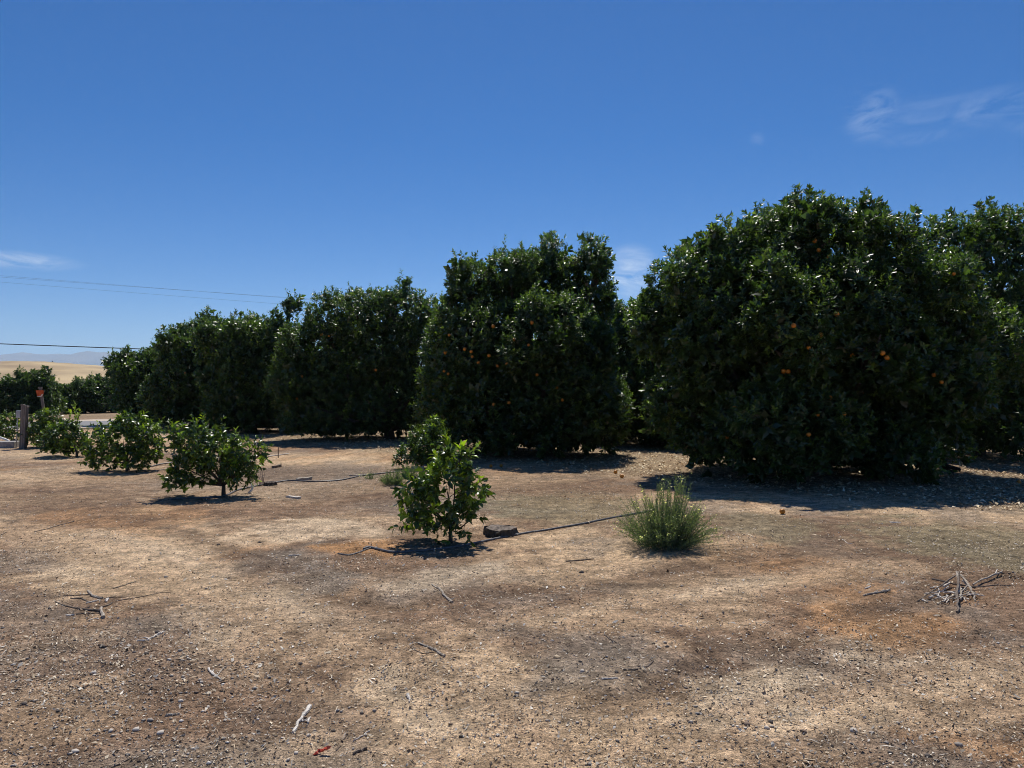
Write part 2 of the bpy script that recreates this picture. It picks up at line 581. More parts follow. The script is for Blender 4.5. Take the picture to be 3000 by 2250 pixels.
def soil_color(x, y):
    n1 = fbm(x * .55 + 40, y * .55 + 11, 5, .6)[:, None]
    n2 = fbm(x * 1.3 + 5, y * 1.3 + 70, 5, .6)[:, None]
    n3 = fbm(x * .8 + 90, y * .8 + 30, 4, .6)[:, None]
    n4 = fbm(x * 5 + 60, y * 5 + 3, 4, .6)[:, None]
    c = C_BROWN * 1.4 + (C_TAN - C_BROWN * 1.4) * smooth(.40, .62, n1)
    c = c + (C_RUST - c) * smooth(.55, .75, n3) * .4
    c = c + (C_GREY - c) * smooth(.50, .68, n2) * .55
    warp_x = x + .5 * (n2[:, 0] - .5) * 1.6
    warp_y = y + .9 * (n3[:, 0] - .5) * 1.8
    edge = .55 + .9 * n4
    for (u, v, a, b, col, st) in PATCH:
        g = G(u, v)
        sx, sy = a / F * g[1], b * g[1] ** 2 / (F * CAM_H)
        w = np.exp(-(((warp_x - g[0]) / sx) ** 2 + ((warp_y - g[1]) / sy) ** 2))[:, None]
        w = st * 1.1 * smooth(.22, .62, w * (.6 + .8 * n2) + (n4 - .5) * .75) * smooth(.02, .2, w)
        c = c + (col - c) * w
    jag = (n4[:, 0] - .5) * .35
    for k, r in enumerate(RUT_DARK):
        d = seg_dist(x, y, r)
        c = c + (C_BROWN * .95 - c) * (.62 * np.exp(-((d + jag) / .2) ** 2) * smooth(.3, .5, n2[:, 0]))[:, None]
    for r, wd in BANDS:
        d = seg_dist(x, y, r)
        c = c + (C_TAN * 1.12 - c) * (.62 * smooth(1.0, .45, d / wd + (n2[:, 0] - .5) * 1.1 + jag) * smooth(.25, .5, n3[:, 0] * .5 + n4[:, 0] * .5))[:, None]
        for off in (.34, .62):
            c = c + (C_BROWN * 1.25 - c) * (.5 * np.exp(-((d - wd * off + jag * .12) / .055) ** 2) * smooth(.36, .55, n4[:, 0]))[:, None]
    for r in RUT_LIGHT:
        d = seg_dist(x, y, r)
        c = c + (C_PALE * .95 - c) * (.5 * np.exp(-((d + jag) / .2) ** 2) * smooth(.35, .55, n3[:, 0]))[:, None]
    c = c * (.58 + .84 * n4)
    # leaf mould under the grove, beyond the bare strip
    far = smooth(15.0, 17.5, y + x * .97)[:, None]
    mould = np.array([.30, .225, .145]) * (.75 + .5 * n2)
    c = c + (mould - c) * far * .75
    return c


gx = graded(-8.5, 8.5, .056, 14000.)
gy = graded(2.4, 15.0, .056, 14000.)
XX, YY = np.meshgrid(gx, gy)
xs, ys = XX.ravel(), YY.ravel()
gv = np.stack([xs, ys, height(xs, ys)], 1)
nx, ny = len(gx), len(gy)
ii = (np.arange(ny - 1)[:, None] * nx + np.arange(nx - 1)[None, :]).ravel()
gf = np.stack([ii, ii + 1, ii + nx + 1, ii + nx], 1)
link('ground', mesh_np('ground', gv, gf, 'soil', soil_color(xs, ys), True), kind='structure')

# road beyond the young trees, with a dusty shoulder on each side
ROAD_C, ROAD_D = np.array([-19.9, 34.4]), np.array([.80, .60])
ROAD_N = np.array([-.60, .80])


def strip(name, mat, n0, n1, z, seg=60, jag=0.0):
    v, f = [], []
    for k in range(seg + 1):
        t = -50 + 130 * k / seg
        for n in (n0, n1):
            q = ROAD_C + ROAD_D * t + ROAD_N * (n + (random.random() - .5) * jag)
            v.append((q[0], q[1], z))
    for k in range(seg):
        f.append((2 * k, 2 * k + 2, 2 * k + 3, 2 * k + 1))
    return link(name, MB().add(v, f).mesh(name, mat), kind='structure')


strip('road_shoulder', 'road_dust', -4.6, 5.2, .03, jag=.5)
strip('road', 'asphalt', -2.6, 2.6, .05, jag=.12)

# ------------------------------------------------------------------ hills
def ridge(name, mat, prof, d_front, d_crest, d_back, nxs, nys, rough_amp, u0, u1, seed):
    us = np.linspace(u0, u1, nxs)
    vv = np.interp(us, [p[0] for p in prof], [p[1] for p in prof])
    x = (us - 1500) / F * d_crest
    z = CAM_H + (HOR - vv) / F * d_crest
    t = np.linspace(0, 1, nys)
    y = np.where(t < .6, d_front + (d_crest - d_front) * t / .6, d_crest + (d_back - d_crest) * (t - .6) / .4)
    sh = np.where(t < .6, smooth(0, .6, t), smooth(1, .6, t))
    X, Y = np.meshgrid(x, y)
    S = sh[:, None]
    nz = fbm((X / d_crest * 40 + seed).ravel(), (Y / d_crest * 40).ravel(), 5, .55).reshape(X.shape) - .5
    Z = z[None, :] * S + rough_amp * nz * S * (1 - .6 * (np.abs(t - .6) < .02)[:, None]) - 2 * (1 - S)
    a, b = X.shape
    i = (np.arange(a - 1)[:, None] * b + np.arange(b - 1)[None, :]).ravel()
    me = mesh_np(name, np.stack([X.ravel(), Y.ravel(), Z.ravel()], 1), np.stack([i, i + 1, i + b + 1, i + b], 1), mat, smooth_shade=True)
    return link(name, me, kind='structure')


ridge('hill', 'dry_grass_hill', [(-900, 1090), (-200, 1076), (0, 1068), (60, 1065), (105, 1061), (170, 1062), (230, 1068), (330, 1080), (430, 1096), (700, 1128), (1000, 1148)],
      280, 700, 1100, 120, 50, 3.0, -900, 1000, 3)
ridge('mountain_range', 'mountain_rock', [(-900, 1050), (-300, 1056), (0, 1053), (40, 1050), (70, 1044), (95, 1036), (118, 1037), (140, 1041), (155, 1037), (200, 1040), (235, 1044),
      (262, 1044), (300, 1033), (312, 1032), (335, 1035), (380, 1040), (500, 1046), (800, 1060), (1500, 1078), (2200, 1068), (3300, 1060), (4000, 1064)],
      7500, 11000, 13500, 260, 30, 120., -900, 4000, 40)
for (u, v, w, h, lab) in [(35, 1080, 34, 6, 'long low dark rock band on the near slope of the golden hill'), (62, 1090, 22, 5, 'small dark rock band lowest on the slope of the golden hill'), (105, 1063, 40, 8, 'broad dark rock outcrop on the crest of the dry golden hill'), (153, 1061, 5, 9, 'small upright dark rock on the crest of the dry golden hill'),
                          (225, 1068, 12, 4, 'low dark rock ledge on the falling shoulder of the golden hill')]:
    dd = 694 - max(0, v - 1068) * 4.5
    c = P(u, v, dd)
    s = dd / F
    m = MB()
    for k in range(5):
        t = (k - 2) / 5 * 2
        cx, hh, ww = t * w * s * .5, h * s * (.5 + .5 * random.random()) * (1 - .4 * abs(t)), w * s * .22
        ring = [(cx + ww * math.cos(a) * (.8 + .4 * random.random()), ww * math.sin(a), zz * hh * (.8 + .4 * random.random()) - 1.2 * (zz == 0)) for zz, rr in ((0, 1), (.6, .9)) for a in np.linspace(0, 2 * math.pi, 8)[:-1]]
        ring.append((cx, 0, hh))
        m.add(ring, [(i, (i + 1) % 7, 7 + (i + 1) % 7, 7 + i) for i in range(7)] + [(7 + i, 7 + (i + 1) % 7, 14) for i in range(7)])
    link('rock_outcrop', m.mesh('rock_outcrop', 'hill_rock'), (c[0], dd, c[2] - 1.0), label=lab, category='rock')


# ------------------------------------------------------------------ foliage
LEAF4 = (np.array([[0, 0, 0], [-.5, .42, .10], [0, .46, 0], [.5, .42, .10], [0, 1, -.10]]),
         np.array([[0, 2, 1], [0, 3, 2], [1, 2, 4], [2, 3, 4]]))
LEAF2 = (np.array([[0, 0, 0], [-.5, .45, .05], [.5, .45, .05], [0, 1, -.06]]), np.array([[0, 2, 1], [1, 2, 3]]))
LEAF8 = (np.array([[0, 0, 0], [-.42, .26, .08], [0, .27, 0], [.42, .26, .08], [-.44, .60, .08], [0, .62, -.02], [.44, .60, .08], [0, 1, -.12]]),
         np.array([[0, 2, 1], [0, 3, 2], [1, 2, 5], [1, 5, 4], [2, 3, 6], [2, 6, 5], [4, 5, 7], [5, 6, 7]]))


def unit(a):
    return a / (np.linalg.norm(a, axis=-1, keepdims=True) + 1e-9)


def shoots_to_leaves(pos, axis, length, k, leaf_len, ratio=.42, droop=.12, young=None):
    """leaf frames for shoots: returns origin, side, dir, normal, len, wid, tone"""
    n = len(pos)
    ref = np.where(np.abs(axis[:, 2:3]) < .9, np.array([[0, 0, 1.]]), np.array([[1., 0, 0]]))
    e1 = unit(np.cross(axis, ref))
    e2 = np.cross(axis, e1)
    j = np.arange(k)[None, :]
    ph = j * 2.39996 + rng.random((n, 1)) * 6.283 + rng.normal(0, .35, (n, k))
    t = .12 + .88 * (j + rng.random((n, k)) * .6) / k
    th = np.radians(78 - 52 * t + rng.normal(0, 13, (n, k)))
    o = pos[:, None, :] + axis[:, None, :] * (t * length[:, None])[..., None]
    rad = np.cos(ph)[..., None] * e1[:, None, :] + np.sin(ph)[..., None] * e2[:, None, :]
    d = np.cos(th)[..., None] * axis[:, None, :] + np.sin(th)[..., None] * rad
    d[..., 2] -= droop
    d = unit(d)
    nrm = axis[:, None, :] + rng.normal(0, .3, (n, k, 3))
    nrm = unit(nrm - np.sum(nrm * d, -1, keepdims=True) * d)
    side = np.cross(d, nrm)
    ll = leaf_len * (.7 + .55 * rng.random((n, k))) * (1 - .35 * (t > .85))
    wd = ll * ratio * (.85 + .3 * rng.random((n, k)))
    tone = np.ones((n, k, 3))
    tone[..., 0] = .62 + .75 * rng.random((n, k)) * (.5 + rng.random((n, 1)))
    y = (rng.random((n, 1)) < .24) * (.35 + .6 * rng.random((n, 1))) if young is None else young[:, None]
    tone[..., 1] = np.clip(y * (.4 + .6 * t) + .18 * rng.random((n, k)), 0, 1)
    r = lambda a: a.reshape(-1, *a.shape[2:])
    return [r(o), r(side), r(d), r(nrm), r(ll), r(wd), r(tone)]


def cat(parts):
    return [np.concatenate(z) for z in zip(*parts)]


def leaf_arrays(L, template):
    tv, tf = template
    o, s, d, n, ll, wd, tone = L
    v = (o[:, None, :] + s[:, None, :] * (tv[None, :, 0] * wd[:, None])[..., None] + d[:, None, :] * (tv[None, :, 1] * ll[:, None])[..., None]
         + n[:, None, :] * (tv[None, :, 2] * ll[:, None])[..., None])
    m, q = len(o), len(tv)
    f = (tf[None] + (np.arange(m) * q)[:, None, None]).reshape(-1, 3)
    return v.reshape(-1, 3), f, np.repeat(tone, q, axis=0)


def leaf_mesh(name, L, template, mat):
    v, f, t = leaf_arrays(L, template)
    return mesh_np(name, v, f, mat, t)


def crown_mesh(name, leaves, template, mat):
    out, deep = leaves
    if deep is None:
        return leaf_mesh(name, out, template, mat)
    vs_, fs_, ts_, off = [], [], [], 0
    for L, tp in ((out, template), (deep, LEAF2)):
        me = leaf_arrays(L, tp)
        vs_.append(me[0]); fs_.append(me[1] + off); ts_.append(me[2])
        off += len(me[0])
    return mesh_np(name, np.concatenate(vs_), np.concatenate(fs_), mat, np.concatenate(ts_))


def lobes_from_px(spec, base, depth_scale=1.0):
    """(u, v, distance, half width px, half height px, depth radius m) -> local ellipsoids"""
    C, Rr = [], []
    for (u, v, d, a, b, dy) in spec:
        C.append(P(u, v, d) - base)
        Rr.append((a / F * d, dy * depth_scale, b / F * d))
    return np.array(C), np.array(Rr)


def add_bumps(C, Rr, n, r0, r1, zmin=.3, env=None, slack=.16):
    """rounded clumps growing on the surface of the lobes, kept inside the envelope env"""
    C0, R0 = (C, Rr) if env is None else env
    c2, r2 = [], []
    area = np.array([(a * b + b * c + a * c) for a, b, c in Rr])
    area = area / area.sum()
    tries = 0
    while len(c2) < n and tries < n * 60:
        tries += 1
        i = rng.choice(len(C), p=area)
        d = unit(rng.normal(size=3))
        p = C[i] + Rr[i] * d
        if p[2] < zmin or np.min(np.sum(((p - C) / Rr) ** 2, axis=1)) < .81:
            continue
        r = r0 + (r1 - r0) * rng.random() ** 1.5
        e = p + unit(d / Rr[i]) * (r + slack)
        if np.min(np.sum(((e - C0) / R0) ** 2, axis=1)) > (1.9 if d[2] < -.25 else rng.uniform(.6, 1.12)):
            continue
        if c2 and np.min(np.linalg.norm(np.array(c2) - p, axis=1) / (np.array(r2)[:, 0] + r)) < .27:
            continue
        c2.append(p)
        r2.append((r, r, r))
    if not c2:
        return C, Rr
    return np.concatenate([C, np.array(c2)]), np.concatenate([Rr, np.array(r2)])


def clumpy(C, Rr, n, r0, r1, skirts=True):
    env = (C, Rr)
    cut = .5 * (r0 + r1) / 2 + .12
    S = np.maximum(Rr - cut, Rr * .5)
    C = C.copy()
    if skirts:
        low = (C[:, 2] - Rr[:, 2]) < .9
        C[low, 2] -= (Rr[low, 2] - S[low, 2]) * .8
    C, S = add_bumps(C, S, n, r0, r1, env=env)
    C, S = add_bumps(C, S, int(n * .5), r0 * .62, r0 * .95, env=env, slack=.12)
    C, S = add_bumps(C, S, int(n * 2.2), .16, .32, env=env, slack=-.12)
    # upright plumes of young growth along the top
    pc, pr = [], []
    for _ in range(4000):
        if len(pc) >= n // 3:
            break
        i = rng.integers(len(C))
        d = unit(rng.normal(size=3))
        p = C[i] + S[i] * d
        if d[2] < .35 or p[2] < env[0][:, 2].max() * .72 or np.min(np.sum(((p - C) / S) ** 2, axis=1)) < .9:
            continue
        h = rng.uniform(.14, .32)
        pc.append(p + np.array([0, 0, h * .6]))
        pr.append((rng.uniform(.1, .19), rng.uniform(.1, .19), h))
    if pc:
        C, S = np.concatenate([C, pc]), np.concatenate([S, pr])
    return C, S


def crown_points(C, Rr, n, s_lo, s_hi, cut, zmin, expo=False):
    area = np.array([(a * b) ** 1.6 + (b * c) ** 1.6 + (a * c) ** 1.6 for a, b, c in Rr]) ** (1 / 1.6)
    area = area * np.where(Rr.max(1) < .36, 1.7, 1.0)
    P_, N_ = [], []
    got = 0
    for _ in range(40):
        m = max(2000, n)
        i = rng.choice(len(C), size=m, p=area / area.sum())
        d = unit(rng.normal(size=(m, 3)))
        s = 1 - np.minimum(rng.exponential(s_lo, m), s_hi) if expo else rng.uniform(s_lo, s_hi, m)
        p = C[i] + Rr[i] * d * s[:, None]
        q = np.linalg.norm((p[:, None, :] - C[None]) / Rr[None], axis=2)
        q[np.arange(m), i] = 9
        ok = (q.min(1) > cut) & (p[:, 2] > zmin + .25 * rng.random(m))
        P_.append(p[ok])
        N_.append(unit(d[ok] / Rr[i[ok]]))
        got += ok.sum()
        if got >= n:
            break
    return np.concatenate(P_)[:n], np.concatenate(N_)[:n]


def crown_leaves(C, Rr, n, k, leaf_len, zmin=.12, inner=.25, shoot=(.14, .26), spikes=40, up=.8, droop=.12):
    p, nr = crown_points(C, Rr, n, .05, .3, .9, zmin, True)
    ax = unit(nr * .8 + np.array([0, 0, up]) + rng.normal(0, .35, p.shape))
    parts = [shoots_to_leaves(p, ax, rng.uniform(*shoot, len(p)), k, leaf_len, droop=droop)]
    deep = None
    if inner:
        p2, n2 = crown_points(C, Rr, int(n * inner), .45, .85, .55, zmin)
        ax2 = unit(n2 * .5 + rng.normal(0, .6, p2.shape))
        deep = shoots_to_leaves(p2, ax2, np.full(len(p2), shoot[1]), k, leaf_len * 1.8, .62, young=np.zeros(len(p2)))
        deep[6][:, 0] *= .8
    if spikes:
        top = nr[:, 2] > .45
        ps, ns = p[top], nr[top]
        sel = rng.permutation(len(ps))[:spikes]
        axs = unit(ns[sel] * .35 + np.array([0, 0, 1.]) + rng.normal(0, .18, (len(sel), 3)))
        parts.append(shoots_to_leaves(ps[sel], axs, rng.uniform(shoot[1] * .8, shoot[1] * 1.7, len(sel)) * (1 + .6 * (rng.random(len(sel)) < .12)), k + 4, leaf_len, young=np.full(len(sel), .35)))
    return cat(parts), deep


def limbs(C, Rr, n, r_base, sides=7, split=.35):
    """a short trunk and limbs reaching into the crown"""
    m = MB()
    fork = np.array([0, 0, split])
    m.tube([(0, 0, -.12), (0.02, 0, split * .4), fork], [r_base * 1.35, r_base * 1.05, r_base * .95], sides + 2, wob=.12)
    big = np.argsort(-Rr.prod(1))[:n]
    for i in big:
        c = C[i] + rng.normal(0, .1, 3)
        mid = fork * .45 + c * .55 + np.array([0, 0, -.12 * c[2]])
        m.tube([fork - (0, 0, .05), mid, c], [r_base * .62, r_base * .38, r_base * .12], sides, wob=.1)
        for _ in range(3):
            e = c + unit(rng.normal(size=3)) * Rr[i] * .75
            m.tube([mid * .4 + c * .6, (c + e) / 2 + rng.normal(0, .05, 3), e], [r_base * .25, r_base * .16, r_base * .06], 5)
    return m


def ellipsoid_hit(u, v, C, Rr, base):
    """first point of the crown seen along pixel u, v (local coordinates)"""
    o = np.array([0, 0, CAM_H]) - base
    d = np.array(view_dir(u, v))
    best = None
    for c, r in zip(C, Rr):
        oo, dd = (o - c) / r, d / r
        a, b, cc = dd @ dd, oo @ dd, oo @ oo - 1
        disc = b * b - a * cc
        if disc > 0:
            t = (-b - math.sqrt(disc)) / a
            if t > 0 and (best is None or t < best):
                best = t
    return None if best is None else o + d * best


def sphere_mesh(name, r, mat, seg=14, rings=9, squash=.95):
    v = [(0, 0, r * squash)]
    for i in range(1, rings):
        a = math.pi * i / rings
        for k in range(seg):
            b = 2 * math.pi * k / seg
            v.append((r * math.sin(a) * math.cos(b), r * math.sin(a) * math.sin(b), r * squash * math.cos(a)))
    v.append((0, 0, -r * squash))
    f = [(0, 1 + k, 1 + (k + 1) % seg) for k in range(seg)]
    for i in range(rings - 2):
        for k in range(seg):
            a, b = 1 + i * seg + k, 1 + i * seg + (k + 1) % seg
            f.append((a, a + seg, b + seg, b))
    e = len(v) - 1
    f += [(e - seg + (k + 1) % seg, e - seg + k, e) for k in range(seg)]
    return MB().add(v, f).mesh(name, mat, True)


FRUIT = sphere_mesh('orange_fruit', .037, 'orange_peel')


def orange_tree(base, spec, label, n, k, leaf, bumps, fruit=(), template=LEAF4, r_trunk=.14, bump_r=(.38, .85), inner=.25, spikes=40, zmin=.1, group='mature orange trees of the grove'):
    base = np.array(base, float)
    base[2] = H(base[0], base[1])
    C, Rr = lobes_from_px(spec, base)
    nl = len(C)
    C, Rr = clumpy(C, Rr, bumps, *bump_r)
    t = thing('orange_tree', base, label, 'tree', group)
    link('trunk', limbs(C[:nl], Rr[:nl], nl, r_trunk).mesh('trunk', 'bark', True), parent=t)
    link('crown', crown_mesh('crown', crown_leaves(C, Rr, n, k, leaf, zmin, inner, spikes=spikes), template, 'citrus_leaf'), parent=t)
    for (u, v) in fruit:
        h = ellipsoid_hit(u, v, C, Rr, base)
        if h is None:
            continue
        f = link('orange_fruit', FRUIT, tuple(h + np.array([0, -.10, -.01])), parent=t)
        f.rotation_euler = (rng.random() * 6, rng.random() * 6, 0)
        f.scale = (s_ := .85 + .35 * rng.random(), s_, s_)
    return t, C, Rr


FRUIT_A = [(2318, 953), (2289, 1086), (2303, 1087), (2359, 1144), (2424, 1163), (2528, 1151), (2465, 1210), (2125, 1278), (2362, 1270), (2171, 1112), (2397, 980), (2444, 920),
           (2362, 1017), (2590, 1047), (2577, 1033), (2726, 1097), (2749, 1118), (2380, 707), (2392, 734), (2421, 753), (2297, 752), (2773, 798), (2785, 803), (2147, 1193),
           (2388, 1212), (2490, 1040), (2245, 1065), (2248, 1118)]
FRUIT_B = [(1317, 981), (1306, 1032), (1362, 1022), (1381, 1029), (1384, 1044), (1402, 1061), (1433, 1041), (1458, 1071), (1485, 1065), (1302, 1086), (1314, 1094), (1548, 1010),
           (1504, 995), (1573, 1097), (1624, 1128), (1631, 1133), (1647, 1170), (1491, 1178), (1447, 1183), (1558, 945), (1445, 956), (1287, 1044)]
FRUIT_C = [(888, 1102), (872, 1167), (1103, 1083), (944, 980), (966, 984)]

def at_depth(D, rows):
    """rows of (u, v, half width, half height, depth radius[, depth offset])"""
    return [(r_[0], r_[1], D + (r_[5] if len(r_) > 5 else 0), r_[2], r_[3], r_[4]) for r_ in rows]


D = 14.3
orange_tree(P(2400, 1392, D), at_depth(D, [
    (2230, 725, 135, 110, 1.2, .3), (2385, 705, 130, 115, 1.2, .1), (2530, 715, 110, 110, 1.2), (2100, 775, 115, 110, 1.2, .2), (2000, 875, 105, 115, 1.1), (1915, 985, 82, 130, 1.0, .3),
    (2240, 880, 135, 140, 1.2, -1.0), (2440, 860, 130, 130, 1.2, -.7), (2620, 860, 130, 150, 1.3, -.2), (2750, 960, 125, 150, 1.2, -.2), (2890, 985, 100, 140, 1.1, .1),
    (2080, 1010, 120, 140, 1.2, -.6), (2310, 1010, 120, 130, 1.1, -1.5), (2520, 1040, 135, 140, 1.2, -1.2), (2700, 1110, 130, 140, 1.2, -.6), (2840, 1120, 90, 120, 1.0),
    (1945, 1130, 80, 120, 1.0, .2), (2060, 1215, 100, 150, 1.1, -.4), (2210, 1215, 115, 140, 1.2, -1.2), (2400, 1220, 130, 150, 1.3, -1.4), (2600, 1250, 125, 135, 1.2, -.9), (2770, 1270, 90, 120, 1.0, -.2),
    (2400, 1000, 420, 330, 1.9, 1.0)]),
    'huge broad orange tree with skirts reaching the ground behind the tall feathery weed', 11000, 12, .1, 80, FRUIT_A, r_trunk=.2, inner=.33, spikes=110)
D = 19.0
orange_tree(P(1600, 1334, D), at_depth(D, [
    (1385, 850, 90, 105, 1.2), (1480, 805, 95, 90, 1.2), (1580, 790, 90, 85, 1.1, .3), (1670, 812, 75, 90, 1.1, .3), (1740, 830, 70, 90, 1.1, .3), (1325, 960, 92, 120, 1.2), (1440, 985, 110, 130, 1.3, -.5), (1640, 960, 150, 135, 1.3, -1.3),
    (1300, 1110, 72, 130, 1.1), (1420, 1140, 100, 140, 1.2, -.5), (1590, 1110, 120, 130, 1.2, -1.3), (1730, 1090, 100, 150, 1.2, -.6), (1345, 1230, 90, 90, 1.1, -.2), (1480, 1250, 100, 90, 1.2, -.5), (1640, 1230, 115, 100, 1.2, -1.0),
    (1760, 1220, 70, 100, 1.0, -.1), (1530, 1020, 220, 250, 1.7, .9)]),
    'tall orange tree with two rounded heads and many fruit behind the low bush', 8400, 11, .1, 60, FRUIT_B, r_trunk=.18, inner=.33, spikes=90)
D = 24.5
orange_tree(P(1138, 1288, D), at_depth(D, [
    (960, 945, 60, 80, 1.2), (1050, 918, 90, 60, 1.3), (1150, 915, 90, 60, 1.3), (1235, 925, 70, 70, 1.2), (880, 1035, 68, 90, 1.2, -.3), (985, 1030, 105, 110, 1.4, -.4), (1120, 1020, 115, 120, 1.5, -.3),
    (865, 1150, 58, 105, 1.2, -.3), (965, 1170, 105, 115, 1.4, -.6), (1100, 1165, 115, 105, 1.5, -.5), (1230, 1060, 80, 110, 1.3), (1235, 1190, 75, 90, 1.2), (1070, 1060, 190, 180, 1.9, .8)]),
    'dark orange tree with a flat top, beside the tall one with two heads', 5400, 11, .1, 60, FRUIT_C, r_trunk=.17, inner=.33, spikes=90)
D = 28.2
orange_tree(P(740, 1268, D), at_depth(D, [
    (856, 905, 26, 44, .5, .3), (840, 985, 60, 50, 1.2), (760, 985, 60, 52, 1.2), (680, 990, 60, 52, 1.2), (622, 1005, 50, 60, 1.1), (700, 1070, 90, 105, 1.4, -.4), (800, 1070, 90, 115, 1.4, -.3),
    (630, 1120, 50, 105, 1.1, -.3), (720, 1180, 100, 85, 1.4, -.5), (820, 1180, 80, 85, 1.3), (740, 1080, 130, 150, 1.8, .8)]),
    'dark orange tree with one leafy spike standing above its flat top', 3800, 10, .118, 45, (), LEAF2, bump_r=(.35, .8), inner=.35, spikes=80)
D = 31.4
orange_tree(P(570, 1254, D), at_depth(D, [
    (640, 980, 58, 50, 1.2), (570, 990, 60, 50, 1.2), (512, 1022, 55, 55, 1.2), (560, 1090, 90, 95, 1.4, -.4), (640, 1100, 68, 115, 1.3), (482, 1112, 52, 88, 1.1, -.2), (560, 1180, 108, 66, 1.4, -.4), (560, 1090, 110, 120, 1.7, .7)]),
    'dark orange tree next to the last tree of the grove by the road', 3300, 10, .12, 40, [(546, 1092)], LEAF2, bump_r=(.35, .75), inner=.35, spikes=70)
D = 34.0
orange_tree(P(440, 1246, D), at_depth(D, [
    (440, 1130, 80, 95, 1.7), (470, 1062, 52, 42, 1.2), (425, 1072, 42, 36, 1.0), (378, 1092, 42, 40, 1.0), (390, 1150, 48, 72, 1.2, -.2), (352, 1068, 30, 20, .6, .2), (470, 1170, 60, 65, 1.3, -.3)]),
    'last and lowest orange tree of the grove at the edge of the road', 3000, 10, .12, 40, (), LEAF2, bump_r=(.3, .65), inner=.35, spikes=60)
# second rank, seen through the gaps
D = 18.3
orange_tree(P(2860, 1336, D), [(2870, 960, D, 240, 320, 2.4), (2740, 720, D, 70, 70, 1.0), (2850, 740, D, 130, 110, 1.6), (2960, 760, D, 100, 100, 1.5), (3080, 900, D, 150, 260, 1.9), (2880, 1190, D - .3, 220, 130, 1.8)],
            'orange tree with thin upright shoots on top, rising behind the huge broad one', 4600, 11, .1, 60, [(2985, 1000)], inner=.35, spikes=80, r_trunk=.17)
D = 23.0
orange_tree(P(1900, 1296, D), [(1880, 1090, D, 170, 200, 2.2), (1840, 975, D, 85, 80, 1.4), (1930, 950, D, 80, 80, 1.4), (1880, 1200, D - .3, 140, 90, 1.8)],
            'orange tree glimpsed in the gap between the two-headed tree and the huge broad one', 3200, 10, .115, 45, [(1908, 1121)], LEAF2, inner=.35, spikes=40)


def generic_tree(seed_h, n, leaf, name):
    C = np.array([(0, 0, 1.55), (.5, .2, 2.3), (-.6, -.1, 2.1), (.1, -.4, .85), (-.2, .5, .9)])
    Rr = np.array([(1.6, 1.6, 1.45), (1.0, 1.0, .85), (1.0, 1.0, .8), (1.75, 1.6, 1.0), (1.75, 1.6, 1.0)])
    C = C + rng.normal(0, .12, C.shape)
    Cb, Rb = clumpy(C, Rr, 30, .3, .6)
    crown = crown_mesh(name, crown_leaves(Cb, Rb, n, 9, leaf, .12, .35, spikes=40), LEAF2, 'citrus_leaf')
    trunk = limbs(C, Rr, 5, .12).mesh('trunk', 'bark', True)
    return crown, trunk


GEN = [generic_tree(k, 1700, .15, 'crown') for k in range(3)]


def far_tree(x, y, s, sz, label, group, k):
    t = thing('orange_tree', (x, y, H(x, y)), label, 'tree', group, rng.random() * 6.28)
    t.scale = (s, s, sz)
    link('trunk', GEN[k % 3][1], parent=t)
    link('crown', GEN[k % 3][0], parent=t)
    return t


LAB_BACK = 'orange tree deep inside the grove, seen only through gaps under the crowns'
for i, (u, d) in enumerate([(2130, 21), (2480, 25), (2850, 24), (3050, 30), (2250, 30), (2650, 33), (1700, 27), (1500, 31), (1330, 34), (1950, 34), (1120, 38), (940, 41), (770, 34), (1010, 31)]):
    x = (u - 1500) / F * d
    far_tree(x, d, 1.1, 1.15, LAB_BACK, 'trees deep inside the grove', i)
LAB_FAR = 'dark rounded orange tree in the hedge-like row beyond the road'
ROW_LABELS = {35: 'dark orange tree beyond the road, rising behind the thick wooden post', 112: 'tallest rounded orange tree of the row beyond the road, behind the orange marker panel',
              196: 'lowest orange tree of the row beyond the road, in the dip below the golden hill'}
for i, (u, v, d) in enumerate([(-60, 1098, 45), (35, 1098, 46), (112, 1086, 47), (196, 1124, 50), (245, 1104, 51), (300, 1106, 52), (350, 1112, 53), (410, 1108, 54)]):
    x = (u - 1500) / F * d
    top = CAM_H + (HOR - v) / F * d
    far_tree(x, d, top / 3.25 * 1.02, top / 3.25, ROW_LABELS.get(u, LAB_FAR), 'row of trees beyond the road', i + 1)


